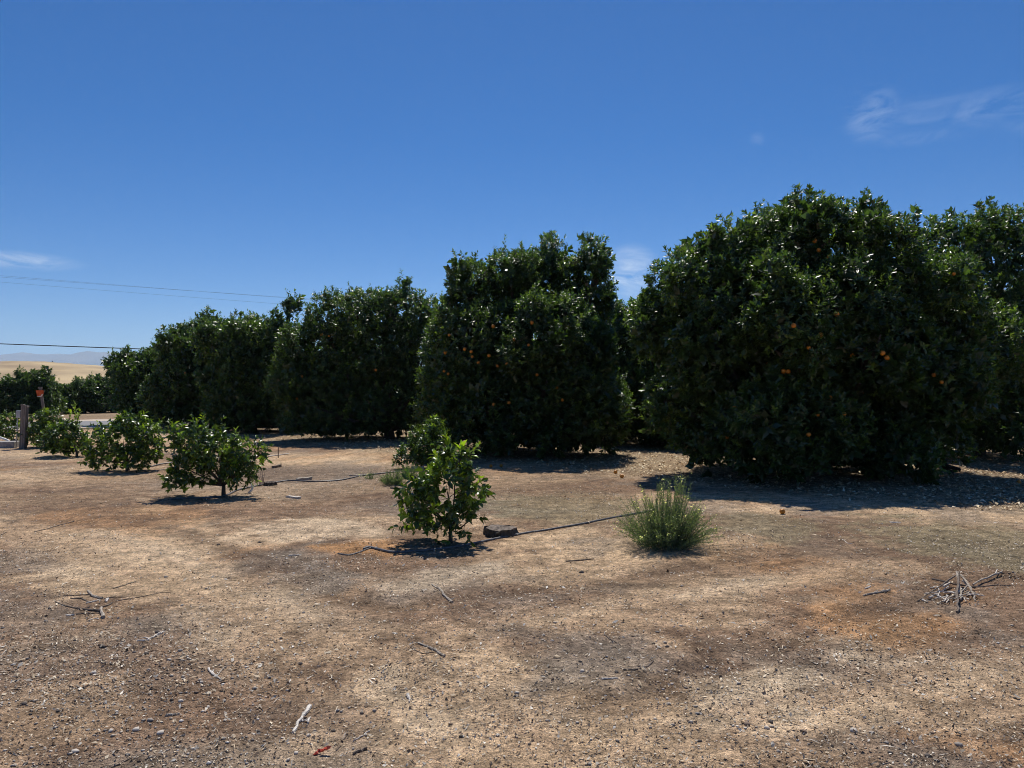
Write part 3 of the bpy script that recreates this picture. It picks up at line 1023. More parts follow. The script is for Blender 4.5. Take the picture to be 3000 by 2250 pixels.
# ------------------------------------------------------------------ young trees
def sapling(base_uv, spec, label, n, k, leaf, bumps=0, bump_r=(.1, .2), trunk_r=.022, loose=0, tips=(), name='orange_sapling', lean=(0, 0), zmin=.03, ratio=.5):
    base = on_ground(*base_uv)
    C, Rr = lobes_from_px(spec, base)
    nl = len(C)
    if bumps:
        env = (C, Rr)
        C, Rr = add_bumps(C, Rr * .8, bumps, *bump_r, zmin=.1, env=(C, Rr * 1.15), slack=.0)
    t = thing(name, base, label, 'sapling' if name == 'orange_sapling' else 'bush', 'young orange trees along the row' if name == 'orange_sapling' else None)
    m = MB()
    fork = np.array([lean[0], lean[1], max(.16, C[:nl, 2].min() * .6)])
    m.tube([(0, 0, -.06), fork * .5, fork], [trunk_r * 1.2, trunk_r, trunk_r * .9], 8, wob=.1)
    for c, r in zip(C[:nl], Rr[:nl]):
        mid = fork * .5 + c * .5 + rng.normal(0, .02, 3)
        m.tube([fork, mid, c], [trunk_r * .6, trunk_r * .42, trunk_r * .22], 6)
        for _ in range(5):
            e = c + unit(rng.normal(size=3)) * r * .8
            m.tube([mid * .3 + c * .7, e], [trunk_r * .25, trunk_r * .1], 5)
    parts = []
    p, nr = crown_points(C, Rr, n, .12, .6, .8, zmin, True)
    ax = unit(nr * .75 + np.array([0, 0, .4]) + rng.normal(0, .4, p.shape))
    parts.append(shoots_to_leaves(p, ax, rng.uniform(.07, .14, len(p)) * (1 + 1.4 * (rng.random(len(p)) < .14)), k, leaf, ratio, droop=.3))
    for (u0, v0, u1, v1, nn) in tips:       # long pale shoots
        a, b = P(u0, v0, base[1]) - base, P(u1, v1, base[1]) - base
        m.tube([a, (a + b) / 2 + rng.normal(0, .008, 3), b], [trunk_r * .3, trunk_r * .22, trunk_r * .12], 5)
        parts.append(shoots_to_leaves(a[None], unit((b - a)[None]), np.array([np.linalg.norm(b - a)]), nn, leaf * 1.2, ratio, droop=-.1, young=np.array([1.0])))
    link('trunk', m.mesh('trunk', 'bark', True), parent=t)
    L = cat(parts)
    if loose:       # leaves that can be picked out one by one
        order = np.argsort(-(L[4] * L[5]) * (1 + .6 * (L[0][:, 1] < 0)))
        tips_n = sum(q[4] for q in tips)
        pick = np.concatenate([np.arange(len(L[0]) - tips_n, len(L[0])), order])
        pick = list(dict.fromkeys(pick.tolist()))[:loose]
        rest = np.setdiff1d(np.arange(len(L[0])), pick)
        protos = {}
        for i in pick:
            key = (round(float(L[6][i, 0]) * 4), round(float(L[6][i, 1]) * 4))
            if key not in protos:
                tone = np.array([key[0] / 4, key[1] / 4, 1.0])
                protos[key] = mesh_np('leaf', LEAF8[0], LEAF8[1], 'sapling_leaf', np.repeat(tone[None], 8, 0))
            o = link('leaf', protos[key], parent=t)
            rot = Matrix((L[1][i], L[2][i], L[3][i])).transposed().to_4x4()
            o.matrix_local = Matrix.Translation(Vector(L[0][i])) @ rot @ Matrix.Diagonal((float(L[5][i]), float(L[4][i]), float(L[4][i]), 1))
        L = [a[rest] for a in L]
        link('crown', leaf_mesh('crown', L, LEAF8, 'sapling_leaf'), parent=t, kind='stuff')
    else:
        link('crown', leaf_mesh('crown', L, LEAF8, 'sapling_leaf'), parent=t)
    return t


d = G(1320, 1585)[1]
sapling((1320, 1585), [(1310, 1440, d, 85, 75, .28), (1250, 1490, d, 62, 62, .25), (1372, 1445, d, 36, 52, .2), (1330, 1365, d, 38, 38, .18), (1216, 1435, d - .05, 34, 32, .16),
                       (1270, 1550, d, 55, 30, .2), (1370, 1530, d - .1, 32, 28, .14)],
        'small young orange tree with a bright pale shoot on top, beside the cut stump', 215, 8, .088, loose=290, tips=[(1330, 1345, 1304, 1272, 13), (1345, 1360, 1352, 1305, 7)], trunk_r=.02)
d = G(655, 1455)[1]
sapling((655, 1455), [(640, 1332, d, 78, 50, .4), (560, 1305, d, 52, 34, .3), (600, 1280, d, 40, 24, .25), (712, 1328, d, 40, 40, .28), (560, 1380, d, 56, 38, .3), (690, 1385, d, 50, 32, .3), (520, 1412, d, 34, 24, .22),
                      (770, 1326, d, 18, 16, .12), (512, 1268, d, 26, 18, .15), (578, 1285, d, 16, 28, .12)],
        'spreading young orange tree with one side branch sticking out, beside the little dark stump', 560, 8, .085, bumps=14, bump_r=(.08, .2), trunk_r=.03, ratio=.44, zmin=.05,
        tips=[(575, 1285, 578, 1232, 8), (690, 1285, 693, 1256, 6), (730, 1318, 778, 1338, 12), (520, 1265, 508, 1248, 5)])
d = G(372, 1378)[1]
sapling((372, 1378), [(360, 1300, d, 70, 55, .5), (420, 1270, d, 42, 40, .4), (300, 1310, d, 45, 48, .4), (430, 1325, d, 38, 40, .35), (290, 1345, d, 35, 26, .3), (400, 1345, d, 55, 30, .4), (375, 1240, d, 28, 20, .25)],
        'wide bushy young orange tree with leaves down to the soil', 500, 8, .088, bumps=14, trunk_r=.03, tips=[(395, 1235, 428, 1208, 6)])
d = G(225, 1338)[1]
sapling((225, 1338), [(215, 1285, d, 34, 34, .4), (170, 1285, d, 30, 38, .4), (165, 1325, d, 20, 16, .25), (225, 1310, d, 24, 22, .3), (190, 1255, d, 24, 18, .3)],
        'young orange tree topped by tall yellow-green shoots, in front of the road', 320, 8, .09, bumps=8, trunk_r=.03, tips=[(222, 1265, 219, 1178, 22), (205, 1250, 205, 1200, 12), (224, 1245, 234, 1198, 12)])
d = G(133, 1310)[1]
sapling((133, 1310), [(115, 1275, d, 32, 32, .4), (118, 1235, d, 26, 26, .35), (135, 1222, d, 22, 18, .3), (110, 1298, d, 28, 12, .3), (138, 1265, d, 16, 24, .25)],
        'narrow upright young orange tree beside the leaning marker post', 320, 8, .09, bumps=8, trunk_r=.03, tips=[(132, 1215, 133, 1198, 4)])
d = G(20, 1294)[1]
sapling((20, 1294), [(20, 1255, d, 45, 34, .5), (-40, 1250, d, 50, 38, .5), (45, 1265, d, 18, 26, .35), (20, 1228, d, 30, 14, .3)],
        'young orange tree behind the thick wooden post and its grey box', 340, 8, .09, bumps=8, trunk_r=.03)
d = G(1230, 1372)[1]
sapling((1235, 1368), [(1245, 1305, d, 42, 48, .4), (1205, 1335, d, 34, 32, .35), (1268, 1255, d, 24, 30, .25), (1290, 1320, d, 40, 46, .45), (1180, 1348, d, 18, 20, .2), (1225, 1285, d, 22, 22, .25)],
        'low bush of orange shoots at the foot of the tall tree with two heads', 520, 9, .075, bumps=10, trunk_r=.02, name='orange_bush', ratio=.45)
d = G(975, 1270)[1]


# ------------------------------------------------------------------ feathery weeds
def weed(base_uv, hw, hh, n_stem, label, n_leaf, leaf_len, flowers, name='feathery_weed'):
    base = on_ground(*base_uv)
    t = thing(name, base, label, 'weed')
    m = MB()
    tri_v, tone = [], []
    s = base[1] / F
    W, Hh = hw * s, hh * s
    for i in range(n_stem):
        an = rng.random() * 6.283
        spread = rng.random() ** .45
        tall = rng.random() < .12
        ca_, sa_ = math.cos(an), math.sin(an) * .85
        b = np.array([ca_, sa_, 0]) * W * .5 * spread * rng.random() ** .5
        if tall:
            hgt = Hh * (.8 + .25 * rng.random())
            tip = b + np.array([.1 * W + .14 * W * rng.normal(), .14 * W * rng.normal(), hgt])
        else:
            hgt = Hh * (.80 - .64 * spread ** 2.5) * (.75 + .35 * rng.random())
            tip = np.array([ca_ * W * spread, sa_ * W * spread, hgt]) * (.9 + .2 * rng.random())
        tip[:2] += rng.normal(0, .06 * W, 2)
        mid = b * .45 + tip * .55 + rng.normal(0, .04, 3) * W * (1, 1, .3)
        mid[2] += .06 * Hh * spread
        pts = [b - (0, 0, .03)] + [(1 - q) ** 2 * b + 2 * q * (1 - q) * mid + q * q * tip for q in (.25, .5, .75, 1)]
        m.tube(pts, [.0032, .0027, .002, .0015, .0007], 4, cap=False)
        for j in range(n_leaf):
            q = .1 + .9 * rng.random()
            p = (1 - q) ** 2 * b + 2 * q * (1 - q) * mid + q * q * tip
            dr = unit(unit(tip - b) * .6 + rng.normal(0, .7, 3))
            ll = leaf_len * (.5 + .8 * rng.random()) * (1.15 - .5 * q)
            sd = unit(np.cross(dr, rng.normal(size=3))) * ll * .05
            tri_v += [p - sd, p + sd, p + dr * ll]
            y = max(0, q - .6) * .4 * rng.random()
            tone += [(.7 + .6 * rng.random(), y, 1)] * 3
        if rng.random() < flowers:
            for _ in range(5):
                p = tip + rng.normal(0, .02, 3) * (1, 1, 1.6)
                sd, dr = rng.normal(0, .006, 3), rng.normal(0, .007, 3)
                tri_v += [p - sd, p + sd, p + dr]
                tone += [(1.9, 1, 1)] * 3
    link('stems', m.mesh('stems', 'green_stem'), parent=t)
    v = np.array(tri_v)
    link('foliage', mesh_np('foliage', v, np.arange(len(v)).reshape(-1, 3), 'weed_leaf', np.array(tone)), parent=t, kind='stuff')
    return t


weed((1950, 1603), 160, 215, 300, 'tall feathery grey-green weed with small yellow flowers growing in the dirt', 75, .055, .3)
weed((1150, 1422), 45, 58, 70, 'low tuft of fine green weed in front of the orange bush', 34, .07, 0)
weed((1200, 1398), 40, 40, 50, 'small grey-green weed tuft behind the low green tuft', 30, .06, 0)
weed((1085, 1405), 30, 26, 26, 'sparse thin weed beside the drip hose and the low green tuft', 14, .05, .2)


# ------------------------------------------------------------------ stumps
def stump(base_uv, width_px, height_px, label, seed):
    base = on_ground(*base_uv)
    s = base[1] / F
    r, h = width_px * s / 2, height_px * s
    rs = np.random.default_rng(seed)
    t = thing('tree_stump', base, label, 'stump')
    n = 26
    an = np.linspace(0, 2 * math.pi, n, endpoint=False)
    rad = r * (1 + .07 * np.sin(3 * an + 1) + .05 * np.sin(7 * an) + .03 * rs.normal(size=n))
    bark, top = MB(), MB()
    v, f = [], []
    for z, k in ((-.05, 1.16), (h * .3, 1.04), (h * .75, 1.0), (h, .985)):
        for i in range(n):
            kk = k * (1 + .04 * rs.normal())
            v.append((rad[i] * kk * math.cos(an[i]), rad[i] * kk * math.sin(an[i]), z + (.006 * rs.normal() if z > 0 else 0)))
    for j in range(3):
        for i in range(n):
            f.append((j * n + i, j * n + (i + 1) % n, (j + 1) * n + (i + 1) % n, (j + 1) * n + i))
    bark.add(v, f)
    link('bark', bark.mesh('bark', 'stump_bark'), parent=t)
    v, f = [], []
    rings = (1.0, .8, .6, .4, .2)
    for q in rings:
        for i in range(n):
            v.append((rad[i] * q * .96 * math.cos(an[i]), rad[i] * q * .96 * math.sin(an[i]), h + .004 + .006 * math.sin(3 * an[i] + 9 * q) + .004 * rs.normal()))
    v.append((0, 0, h + .002))
    for j in range(4):
        for i in range(n):
            f.append((j * n + i, j * n + (i + 1) % n, (j + 1) * n + (i + 1) % n, (j + 1) * n + i))
    f += [(4 * n + i, 4 * n + (i + 1) % n, 5 * n) for i in range(n)]
    for i in range(n):                       # lower rim that closes the cut face onto the bark
        v.append((rad[i] * .95 * math.cos(an[i]), rad[i] * .95 * math.sin(an[i]), h - .03))
    f += [(5 * n + 1 + i, 5 * n + 1 + (i + 1) % n, (i + 1) % n, i) for i in range(n)]
    link('cut_face', top.add(v, f).mesh('cut_face', 'stump_cut'), parent=t)
    return t


stump((1465, 1562), 92, 20, 'flat grey-brown sawn stump beside the small young orange tree', 3)
t = stump((792, 1420), 34, 10, 'little dark stump with dead sprouts standing at its side', 4)
for k in range(4):
    sp = MB()
    x0 = -.17 + .02 * k
    hh = .2 + .05 * random.random()
    sp.tube([(x0, -.04, -.02), (x0 + .01, -.04, hh * .5), (x0 + .02 * (k - 1.5), -.03, hh)], [.006, .005, .002], 5)
    link('dead_sprout', sp.mesh('dead_sprout', 'dark_twig'), parent=t)


# ------------------------------------------------------------------ drip hoses
def hose(pts, r, label, name='drip_hose', mat='hose_plastic', lift=0.0):
    w = [on_ground(u, v, r * .75 + lift) for u, v in pts]
    out = []
    for i in range(len(w) - 1):
        p0, p1, p2, p3 = w[max(i - 1, 0)], w[i], w[i + 1], w[min(i + 2, len(w) - 1)]
        for q in np.linspace(0, 1, 9)[:-1]:
            out.append(.5 * (2 * p1 + (p2 - p0) * q + (2 * p0 - 5 * p1 + 4 * p2 - p3) * q * q + (3 * p1 - p0 - 3 * p2 + p3) * q ** 3))
    out.append(w[-1])
    base = out[0].copy()
    for p in out:
        p[2] = max(p[2], H(p[0], p[1]) + r * .6)
    return link(name, MB().tube([p - base for p in out], r, 8).mesh(name, mat, True), tuple(base), label=label, category='hose')


hose([(1066, 1612), (1080, 1607), (1110, 1612), (1160, 1620), (1260, 1610), (1350, 1598), (1440, 1578), (1520, 1563), (1600, 1551), (1720, 1533), (1830, 1512), (1905, 1500)], .013,
     'dark drip hose running from under the small young tree into the tall weed')
hose([(1105, 1606), (1080, 1610), (1050, 1620), (1020, 1626), (990, 1622)], .007, 'thin black branching tube end beside the curled hose end', name='drip_tube')
hose([(500, 1466), (560, 1462), (650, 1458), (700, 1436), (765, 1420), (810, 1412), (850, 1408), (930, 1411), (1000, 1407), (1060, 1397), (1120, 1388), (1170, 1382)], .014,
     'long drip hose passing under the spreading young tree and the little stump')
hose([(440, 1366), (470, 1360), (500, 1357), (530, 1355)], .014, 'short run of drip hose beside the wide bushy young tree')
hose([(455, 1378), (480, 1375), (495, 1371)], .012, 'short pale length of old hose lying below the drip hose', mat='dry_wood')
hose([(785, 1338), (820, 1334), (845, 1331)], .016, 'pale length of hose at the edge of the grove shade', mat='pale_wood')

# bent white pipe by the spreading young tree
b0 = on_ground(728, 1446)
link('bent_pipe', MB().tube([(0, 0, .0), (.045, .01, .05), (.055, .05, .10), (.0, .10, .15), (-.05, .12, .17)], [.018, .018, .017, .017, .016], 8).mesh('bent_pipe', 'white_pipe', True), tuple(b0),
     label='bent white plastic pipe standing out of the dirt by the drip hose', category='pipe')
s0 = on_ground(815, 1341)
link('short_stake', MB().tube([(0, 0, -.03), (0, .005, .12), (.004, 0, .25)], [.013, .012, .010], 6).mesh('short_stake', 'dark_twig'), tuple(s0), label='short dark stake at the edge of the grove shade', category='stake')


# planks and chunks of wood
def plank(u0, v0, u1, v1, w, th, label, mat='dry_wood', name='wood_plank'):
    a, b = on_ground(u0, v0), on_ground(u1, v1)
    dv = b - a
    ln = float(np.hypot(dv[0], dv[1]))
    m = MB()
    n = 5
    v, f = [], []
    for i in range(n + 1):
        x = ln * i / n
        for (yy, zz) in ((-w / 2, 0), (w / 2, 0), (w / 2, th), (-w / 2, th)):
            v.append((x + .01 * rng.normal() * (i in (0, n)), yy + .05 * w * rng.normal(), zz + .08 * th * rng.normal() - .003))
    for i in range(n):
        for k in range(4):
            f.append((i * 4 + k, i * 4 + (k + 1) % 4, (i + 1) * 4 + (k + 1) % 4, (i + 1) * 4 + k))
    f += [(3, 2, 1, 0), (n * 4, n * 4 + 1, n * 4 + 2, n * 4 + 3)]
    m.add(v, f)
    return link(name, m.mesh(name, mat), tuple(a), label=label, category='wood', rotz=math.atan2(dv[1], dv[0]))


plank(868, 1407, 912, 1403, .07, .045, 'short grey plank lying against the long drip hose')
plank(842, 1456, 876, 1460, .06, .025, 'small pale plank lying below the long drip hose', 'pale_wood')
plank(800, 1372, 822, 1367, .05, .05, 'short chunk of branch wood lying alone on brown dirt', 'dark_twig', 'wood_chunk')
plank(1208, 1378, 1242, 1378, .1, .08, 'brown block of wood at the foot of the orange bush', 'dry_wood', 'wood_block')
plank(1022, 1394, 1075, 1392, .04, .02, 'thin grey slat lying beside the drip hose near the weeds')
plank(1145, 1432, 1180, 1434, .04, .03, 'dark stick of wood in front of the low green tuft', 'dark_twig')
plank(2608, 1534, 2640, 1535, .03, .012, 'thin pale wood strip lying near the shade of the huge tree', 'pale_wood')

# ------------------------------------------------------------------ post, box, marker, concrete at the far left
pb = on_ground(67, 1313)
t = thing('wooden_post', pb, 'thick weathered wooden post with a slanted top and a grey box on its side', 'post')
m = MB()
s = pb[1] / F
v, f = [], []
nz = 7
for i in range(nz + 1):
    z = -.3 + (1.42 + .3) * i / nz
    lean = .055 * z
    for (x, y) in ((-.075, -.07), (.07, -.07), (.07, .07), (-.075, .07)):
        zz = z - ((.09 * (x + .075) / .145) if i == nz else 0) - (0.22 if i == nz else 0)
        v.append((x + lean + .005 * rng.normal(), y + .005 * rng.normal(), zz))
for i in range(nz):
    for k in range(4):
        f.append((i * 4 + k, i * 4 + (k + 1) % 4, i * 4 + 4 + (k + 1) % 4, i * 4 + 4 + k))
f += [(3, 2, 1, 0), tuple(nz * 4 + k for k in range(4))]
bevel(link('shaft', m.add(v, f).mesh('shaft', 'post_wood'), parent=t), .008)
bx = MB().box((-.07, -.05, 0), (.05, .05, .2))
ubox = link('utility_box', bx.mesh('utility_box', 'grey_metal'), (-.08, -.01, .83), parent=t)
bevel(ubox, .008, 2)
link('box_lid', MB().box((-.063, -.062, .012), (.043, -.052, .188)).mesh('box_lid', 'grey_metal'), parent=ubox)
link('conduit', MB().tube([(-.15, 0, .83), (-.165, .02, .5), (-.22, .05, .0)], .012, 7).mesh('conduit', 'grey_metal', True), parent=t)
rod = on_ground(38, 1291)
link('leaning_rod', MB().tube([(0, 0, -.05), (.13, -.1, .42), (.25, -.2, .85)], [.016, .015, .013], 7).mesh('leaning_rod', 'marker_wood', True), tuple(rod), label='thin grey rod leaning toward the grey box on the wooden post', category='rod')

mp_ = on_ground(134, 1285)
t = thing('marker_post', mp_, 'leaning grey stake carrying a faded orange marker panel', 'marker')
lean = -.105
hgt = 1.62
link('stake', MB().tube([(0, 0, -.2), (lean * .5, 0, hgt * .5), (lean * 1.65, 0, hgt)], [.05, .048, .045], 6, wob=.06).mesh('stake', 'marker_wood'), parent=t)
zc = CAM_H + (HOR - 1153) / F * mp_[1] - mp_[2]
xc = (119 - 1500) / F * mp_[1] - mp_[0]
sg = mp_[1] / F
poly = [(-11, 10), (11, 10), (12, -1), (5.5, -10), (-6.5, -10)]
m = MB()
vv = [(xc + a * sg, -.058, zc + b * sg) for a, b in poly] + [(xc + a * sg, -.05, zc + b * sg) for a, b in poly]
m.add(vv, [(4, 3, 2, 1, 0), (5, 6, 7, 8, 9)] + [(i, (i + 1) % 5, 5 + (i + 1) % 5, 5 + i) for i in range(5)])
panel = link('marker_panel', m.mesh('marker_panel', 'orange_paint'), parent=t)
m = MB()
pl = [(11.6, -.5), (5.2, -9.6), (-6, -9.8), (-6, -7.4), (3, -7.2), (6, -3)]
vv = [(xc + a * sg, -.0625, zc + b * sg) for a, b in pl] + [(xc + a * sg, -.0595, zc + b * sg) for a, b in pl]
m.add(vv, [(0, 1, 2, 3, 4, 5), (11, 10, 9, 8, 7, 6)] + [(i, (i + 1) % 6, 6 + (i + 1) % 6, 6 + i) for i in range(6)])
link('peeled_edge', m.mesh('peeled_edge', 'worn_white'), parent=panel)
link('cap', MB().box((lean * 1.65 - .055, -.04, hgt - .02), (lean * 1.65 + .05, .04, hgt + .04)).mesh('cap', 'marker_wood'), parent=t)

cb = on_ground(41, 1312)
t = bevel(link('concrete_curb', MB().box((-2.6, 0, -.1), (0, .5, .165)).mesh('concrete_curb', 'concrete'), tuple(cb), rotz=R(13), label='low grey concrete curb beside the thick wooden post', category='curb'), .015, 2)
pp = P(0, 1282, 21.6)
e = P(22, 1290, 21.6)
link('white_pipe', MB().tube([pp + (pp - e) * 3, pp, e, e + (.03, 0, -.03), (e[0] + .04, e[1], .1)], [.034] * 5, 10).mesh('white_pipe', 'white_pipe', True), label='sloping white plastic pipe above the concrete curb', category='pipe')
vb = on_ground(43, 1297)
t = thing('irrigation_valve', vb, 'small dark irrigation valve on the soil between the curb and the wooden post', 'valve')
link('riser', MB().tube([(0, 0, -.05), (0, 0, .07)], .022, 8).mesh('riser', 'dark_plastic', True), parent=t)
link('body', MB().tube([(-.07, 0, .07), (-.03, 0, .075), (.03, 0, .075), (.07, 0, .07)], [.03, .045, .045, .03], 10).mesh('body', 'dark_plastic', True), parent=t)
link('handle', MB().tube([(0, 0, .11), (0, 0, .135)], [.035, .03], 8).mesh('handle', 'dark_plastic'), parent=t)


# ------------------------------------------------------------------ overhead wires and their poles
def wire(a, b, sag, r, label, cat_='wire'):
    pts = []
    for q in np.linspace(0, 1, 25):
        p = a * (1 - q) + b * q
        p[2] -= sag * 4 * q * (1 - q)
        pts.append(p)
    base = pts[0].copy()
    link('overhead_wire', MB().tube([p - base for p in pts], r, 6).mesh('overhead_wire', 'wire_metal', True), tuple(base), label=label, category=cat_)


def pole(x, y, h, label):
    t = thing('utility_pole', (x, y, 0), label, 'pole', 'utility poles carrying the wires')
    link('shaft', MB().tube([(0, 0, -1), (0, 0, h * .5), (0, 0, h)], [.17, .15, .11], 10).mesh('shaft', 'pole_wood', True), parent=t)
    link('crossarm', MB().box((-.06, -.9, h - .45), (.06, .9, h - .33)).mesh('crossarm', 'pole_wood'), parent=t)


DW = 82.0
wa, wb = P(-520, 764, DW), P(1560, 925, DW)
for (k, va, vb, dd, lab) in [(0, 764, 925, 0, 'topmost thin wire of the faint trio crossing the sky above the grove'), (1, 772, 918, .9, 'middle thin wire of the faint trio crossing the sky above the grove'),
                             (2, 783, 944, 1.8, 'lowest thin wire of the faint trio crossing the sky above the grove')]:
    wire(P(-520, va, DW + dd), P(1560, vb, DW + dd), .15, .007, lab)
pole(wa[0], DW + .9, P(-520, 764, DW)[2] + .45, 'wooden utility pole with a crossarm holding the trio of thin wires')
pole(wb[0], DW + .9, P(1560, 925, DW)[2] + .45, 'wooden utility pole with a crossarm holding the trio of thin wires')
wire(P(-420, 990, 58), P(1450, 1052, 58), .12, .035, 'single thick dark cable above the mountains and the golden hill', 'cable')


# ------------------------------------------------------------------ fallen fruit
for (u, v, lab) in [(2292, 1508, 'bright fallen orange lying alone in the sun before the huge tree'), (1803, 1389, 'fallen orange at the edge of the shade, farther from the tall weed'),
                    (1822, 1400, 'fallen orange at the edge of the shade, nearer the tall weed'), (1438, 1370, 'fallen orange lying in the shade under the tall two-headed tree'),
                    (1468, 1368, 'fallen orange lying in the shade under the tall two-headed tree'), (2985, 1418, 'fallen orange on pale leaf litter beside the huge broad tree')]:
    p = on_ground(u, v, .034)
    link('fallen_orange', FRUIT, tuple(p), label=lab, category='orange', group='oranges fallen on the ground')


# ------------------------------------------------------------------ twigs, sticks
def twig(pts_uv, r0, r1, label, mat='dry_wood', name='dry_twig', lift=None, group=None, sides=6, forks=()):
    w = [on_ground(u, v, 0) for u, v in pts_uv]
    n = len(w)
    out = []
    for i in range(n - 1):
        for q in np.linspace(0, 1, 4)[:-1]:
            p = w[i] * (1 - q) + w[i + 1] * q
            out.append(p + rng.normal(0, .003, 3) * (1, 1, .5))
    out.append(w[-1])
    rad = np.linspace(r0, r1, len(out)) * (1 + .12 * rng.normal(size=len(out)))
    for i, p in enumerate(out):
        q = i / (len(out) - 1)
        p[2] = H(p[0], p[1]) + rad[i] * .9 + (0 if lift is None else lift[0] * (1 - q) + lift[1] * q)
    base = out[0].copy()
    m = MB().tube([p - base for p in out], list(rad), sides, wob=.25)
    for (i, du, dv, dz, ln) in forks:
        i = int(i * (len(out) - 1))
        p = out[i] - base
        e = p + unit(np.array([du, dv, dz], float)) * ln
        m.tube([p, (p + e) / 2 + rng.normal(0, .004, 3), e], [rad[i] * .7, rad[i] * .5, rad[i] * .25], 5)
    return link(name, m.mesh(name, mat), tuple(base), label=label, category='twig' if name == 'dry_twig' else 'stick', group=group)


twig([(858, 2152), (875, 2124), (893, 2098), (908, 2076)], .007, .0125, 'thick pale bleached stick lying on the dirt near the red scrap', 'pale_wood', 'dry_stick', forks=[(.55, 1, -.3, .1, .03)])
twig([(900, 2124), (905, 2112), (910, 2108)], .006, .004, 'short yellowish chip leaning beside the bleached stick', 'pale_wood')
twig([(1036, 2180), (1055, 2167), (1083, 2150)], .004, .003, 'slim pale twig lying beside the red scrap', 'pale_wood')
twig([(1225, 1893), (1250, 1905), (1275, 1916), (1303, 1935)], .006, .007, 'brown twig with a pale broken end, lying across a thinner one', 'dry_wood', forks=[(.3, -1, .6, .1, .07)])
twig([(1205, 1909), (1240, 1924), (1290, 1919)], .003, .002, 'thin dark twig crossing under the brown twig with a pale end', 'dark_twig')
twig([(1265, 1709), (1285, 1722), (1298, 1742), (1325, 1760)], .006, .009, 'crooked grey twig lying in front of the small young orange tree', 'dry_wood', forks=[(.9, 1, .6, .3, .05)])
twig([(1772, 1865), (1790, 1880), (1818, 1897)], .004, .003, 'short straight dark twig on the pale track', 'dark_twig')
twig([(1828, 1977), (1870, 1975), (1900, 1965), (1912, 1950), (1906, 1940)], .005, .003, 'curved hook-shaped twig lying by the gravel patch', 'dark_twig')
twig([(1765, 2006), (1785, 2004), (1812, 2003)], .006, .004, 'pale splinter lying under the hook-shaped twig', 'pale_wood')
twig([(1922, 1912), (1927, 1902), (1925, 1892)], .003, .002, 'tiny pale curled twig beside the hook-shaped twig', 'pale_wood')
twig([(1655, 1641), (1690, 1638), (1740, 1632)], .006, .005, 'straight dark rod lying between the stump and the tall weed', 'dark_twig', 'dry_stick')
twig([(2528, 1755), (2560, 1748), (2585, 1744), (2607, 1738)], .006, .009, 'curved grey twig near the heap of dead twigs', 'dry_wood', forks=[(.4, 1, .9, .2, .08)])
twig([(2535, 1729), (2550, 1722)], .006, .005, 'short pale chip above the curved grey twig', 'pale_wood')
twig([(405, 1880), (430, 1880), (455, 1866), (478, 1855)], .006, .008, 'knotted pale twig among the gravel', 'pale_wood', forks=[(.75, .3, 1, .2, .05), (.5, -1, .2, .0, .06)])
twig([(612, 1967), (628, 1982), (648, 1998)], .006, .005, 'pale twig forming the long side of a V on the dirt', 'pale_wood')
twig([(664, 1960), (650, 1968), (638, 1985)], .005, .004, 'dark twig forming the short side of a V on the dirt', 'dry_wood')
twig([(100, 1561), (150, 1545), (180, 1534), (216, 1526)], .005, .006, 'long dark twig lying on the track before the concrete curb', 'dark_twig')
twig([(330, 1727), (365, 1715), (398, 1702)], .005, .004, 'straight brown twig lying behind the flat scatter of twigs', 'dark_twig')
twig([(340, 1765), (400, 1755), (470, 1738), (500, 1736)], .003, .002, 'very thin dark twig trailing away from the flat scatter of twigs', 'dark_twig')
twig([(1194, 2045), (1196, 2055), (1200, 2066)], .009, .004, 'white triangular bone-like chip lying on tan dirt', 'pale_wood')
twig([(3, 1568), (18, 1560)], .006, .005, 'short dark twig on grey litter before the concrete curb', 'dark_twig')
twig([(2470, 1585), (2482, 1595), (2497, 1597)], .004, .003, 'thin pale hooked twig lying on brown dirt before the huge tree', 'pale_wood')
twig([(845, 1630), (870, 1627), (882, 1625)], .007, .005, 'pale splinter on dark litter beside the rusty patch', 'pale_wood')
twig([(1035, 2216), (1055, 2208), (1073, 2200)], .007, .006, 'dark chip of bark near the red scrap', 'dark_twig')
twig([(485, 2098), (505, 2096), (526, 2093)], .006, .005, 'short tan twig piece among pale pebbles', 'dry_wood')
twig([(325, 2250), (350, 2240), (385, 2222)], .004, .003, 'thin dark twig with a raised tip at the gravelly bottom edge', 'dark_twig')

# flat scatter of twigs at the left
LAB_S = 'dead twig in the flat scatter of twigs on gravelly dirt'
GRP_S = 'twigs of the flat scatter'
for pts, r0, r1, mat in [([(160, 1766), (190, 1778), (240, 1786), (297, 1792)], .003, .008, 'dark_twig'), ([(296, 1786), (300, 1798), (303, 1814)], .010, .013, 'dry_wood'),
                         ([(185, 1746), (230, 1746), (262, 1745), (290, 1754)], .003, .006, 'dark_twig'), ([(258, 1732), (265, 1744), (275, 1752), (300, 1757)], .006, .008, 'dry_wood'),
                         ([(205, 1757), (235, 1757), (262, 1767)], .004, .004, 'dark_twig'), ([(254, 1770), (280, 1765), (292, 1760)], .006, .004, 'pale_wood'),
                         ([(298, 1782), (318, 1776), (328, 1770)], .006, .005, 'dark_twig'), ([(300, 1757), (335, 1754), (365, 1753)], .004, .003, 'dark_twig'),
                         ([(195, 1802), (218, 1800)], .008, .006, 'pale_wood'), ([(225, 1797), (260, 1795), (290, 1797)], .004, .004, 'dark_twig'),
                         ([(310, 1765), (316, 1760), (312, 1768)], .01, .006, 'pale_wood'), ([(262, 1818), (275, 1812), (290, 1816)], .004, .004, 'pale_wood')]:
    twig(pts, r0, r1, LAB_S, mat, group=GRP_S)

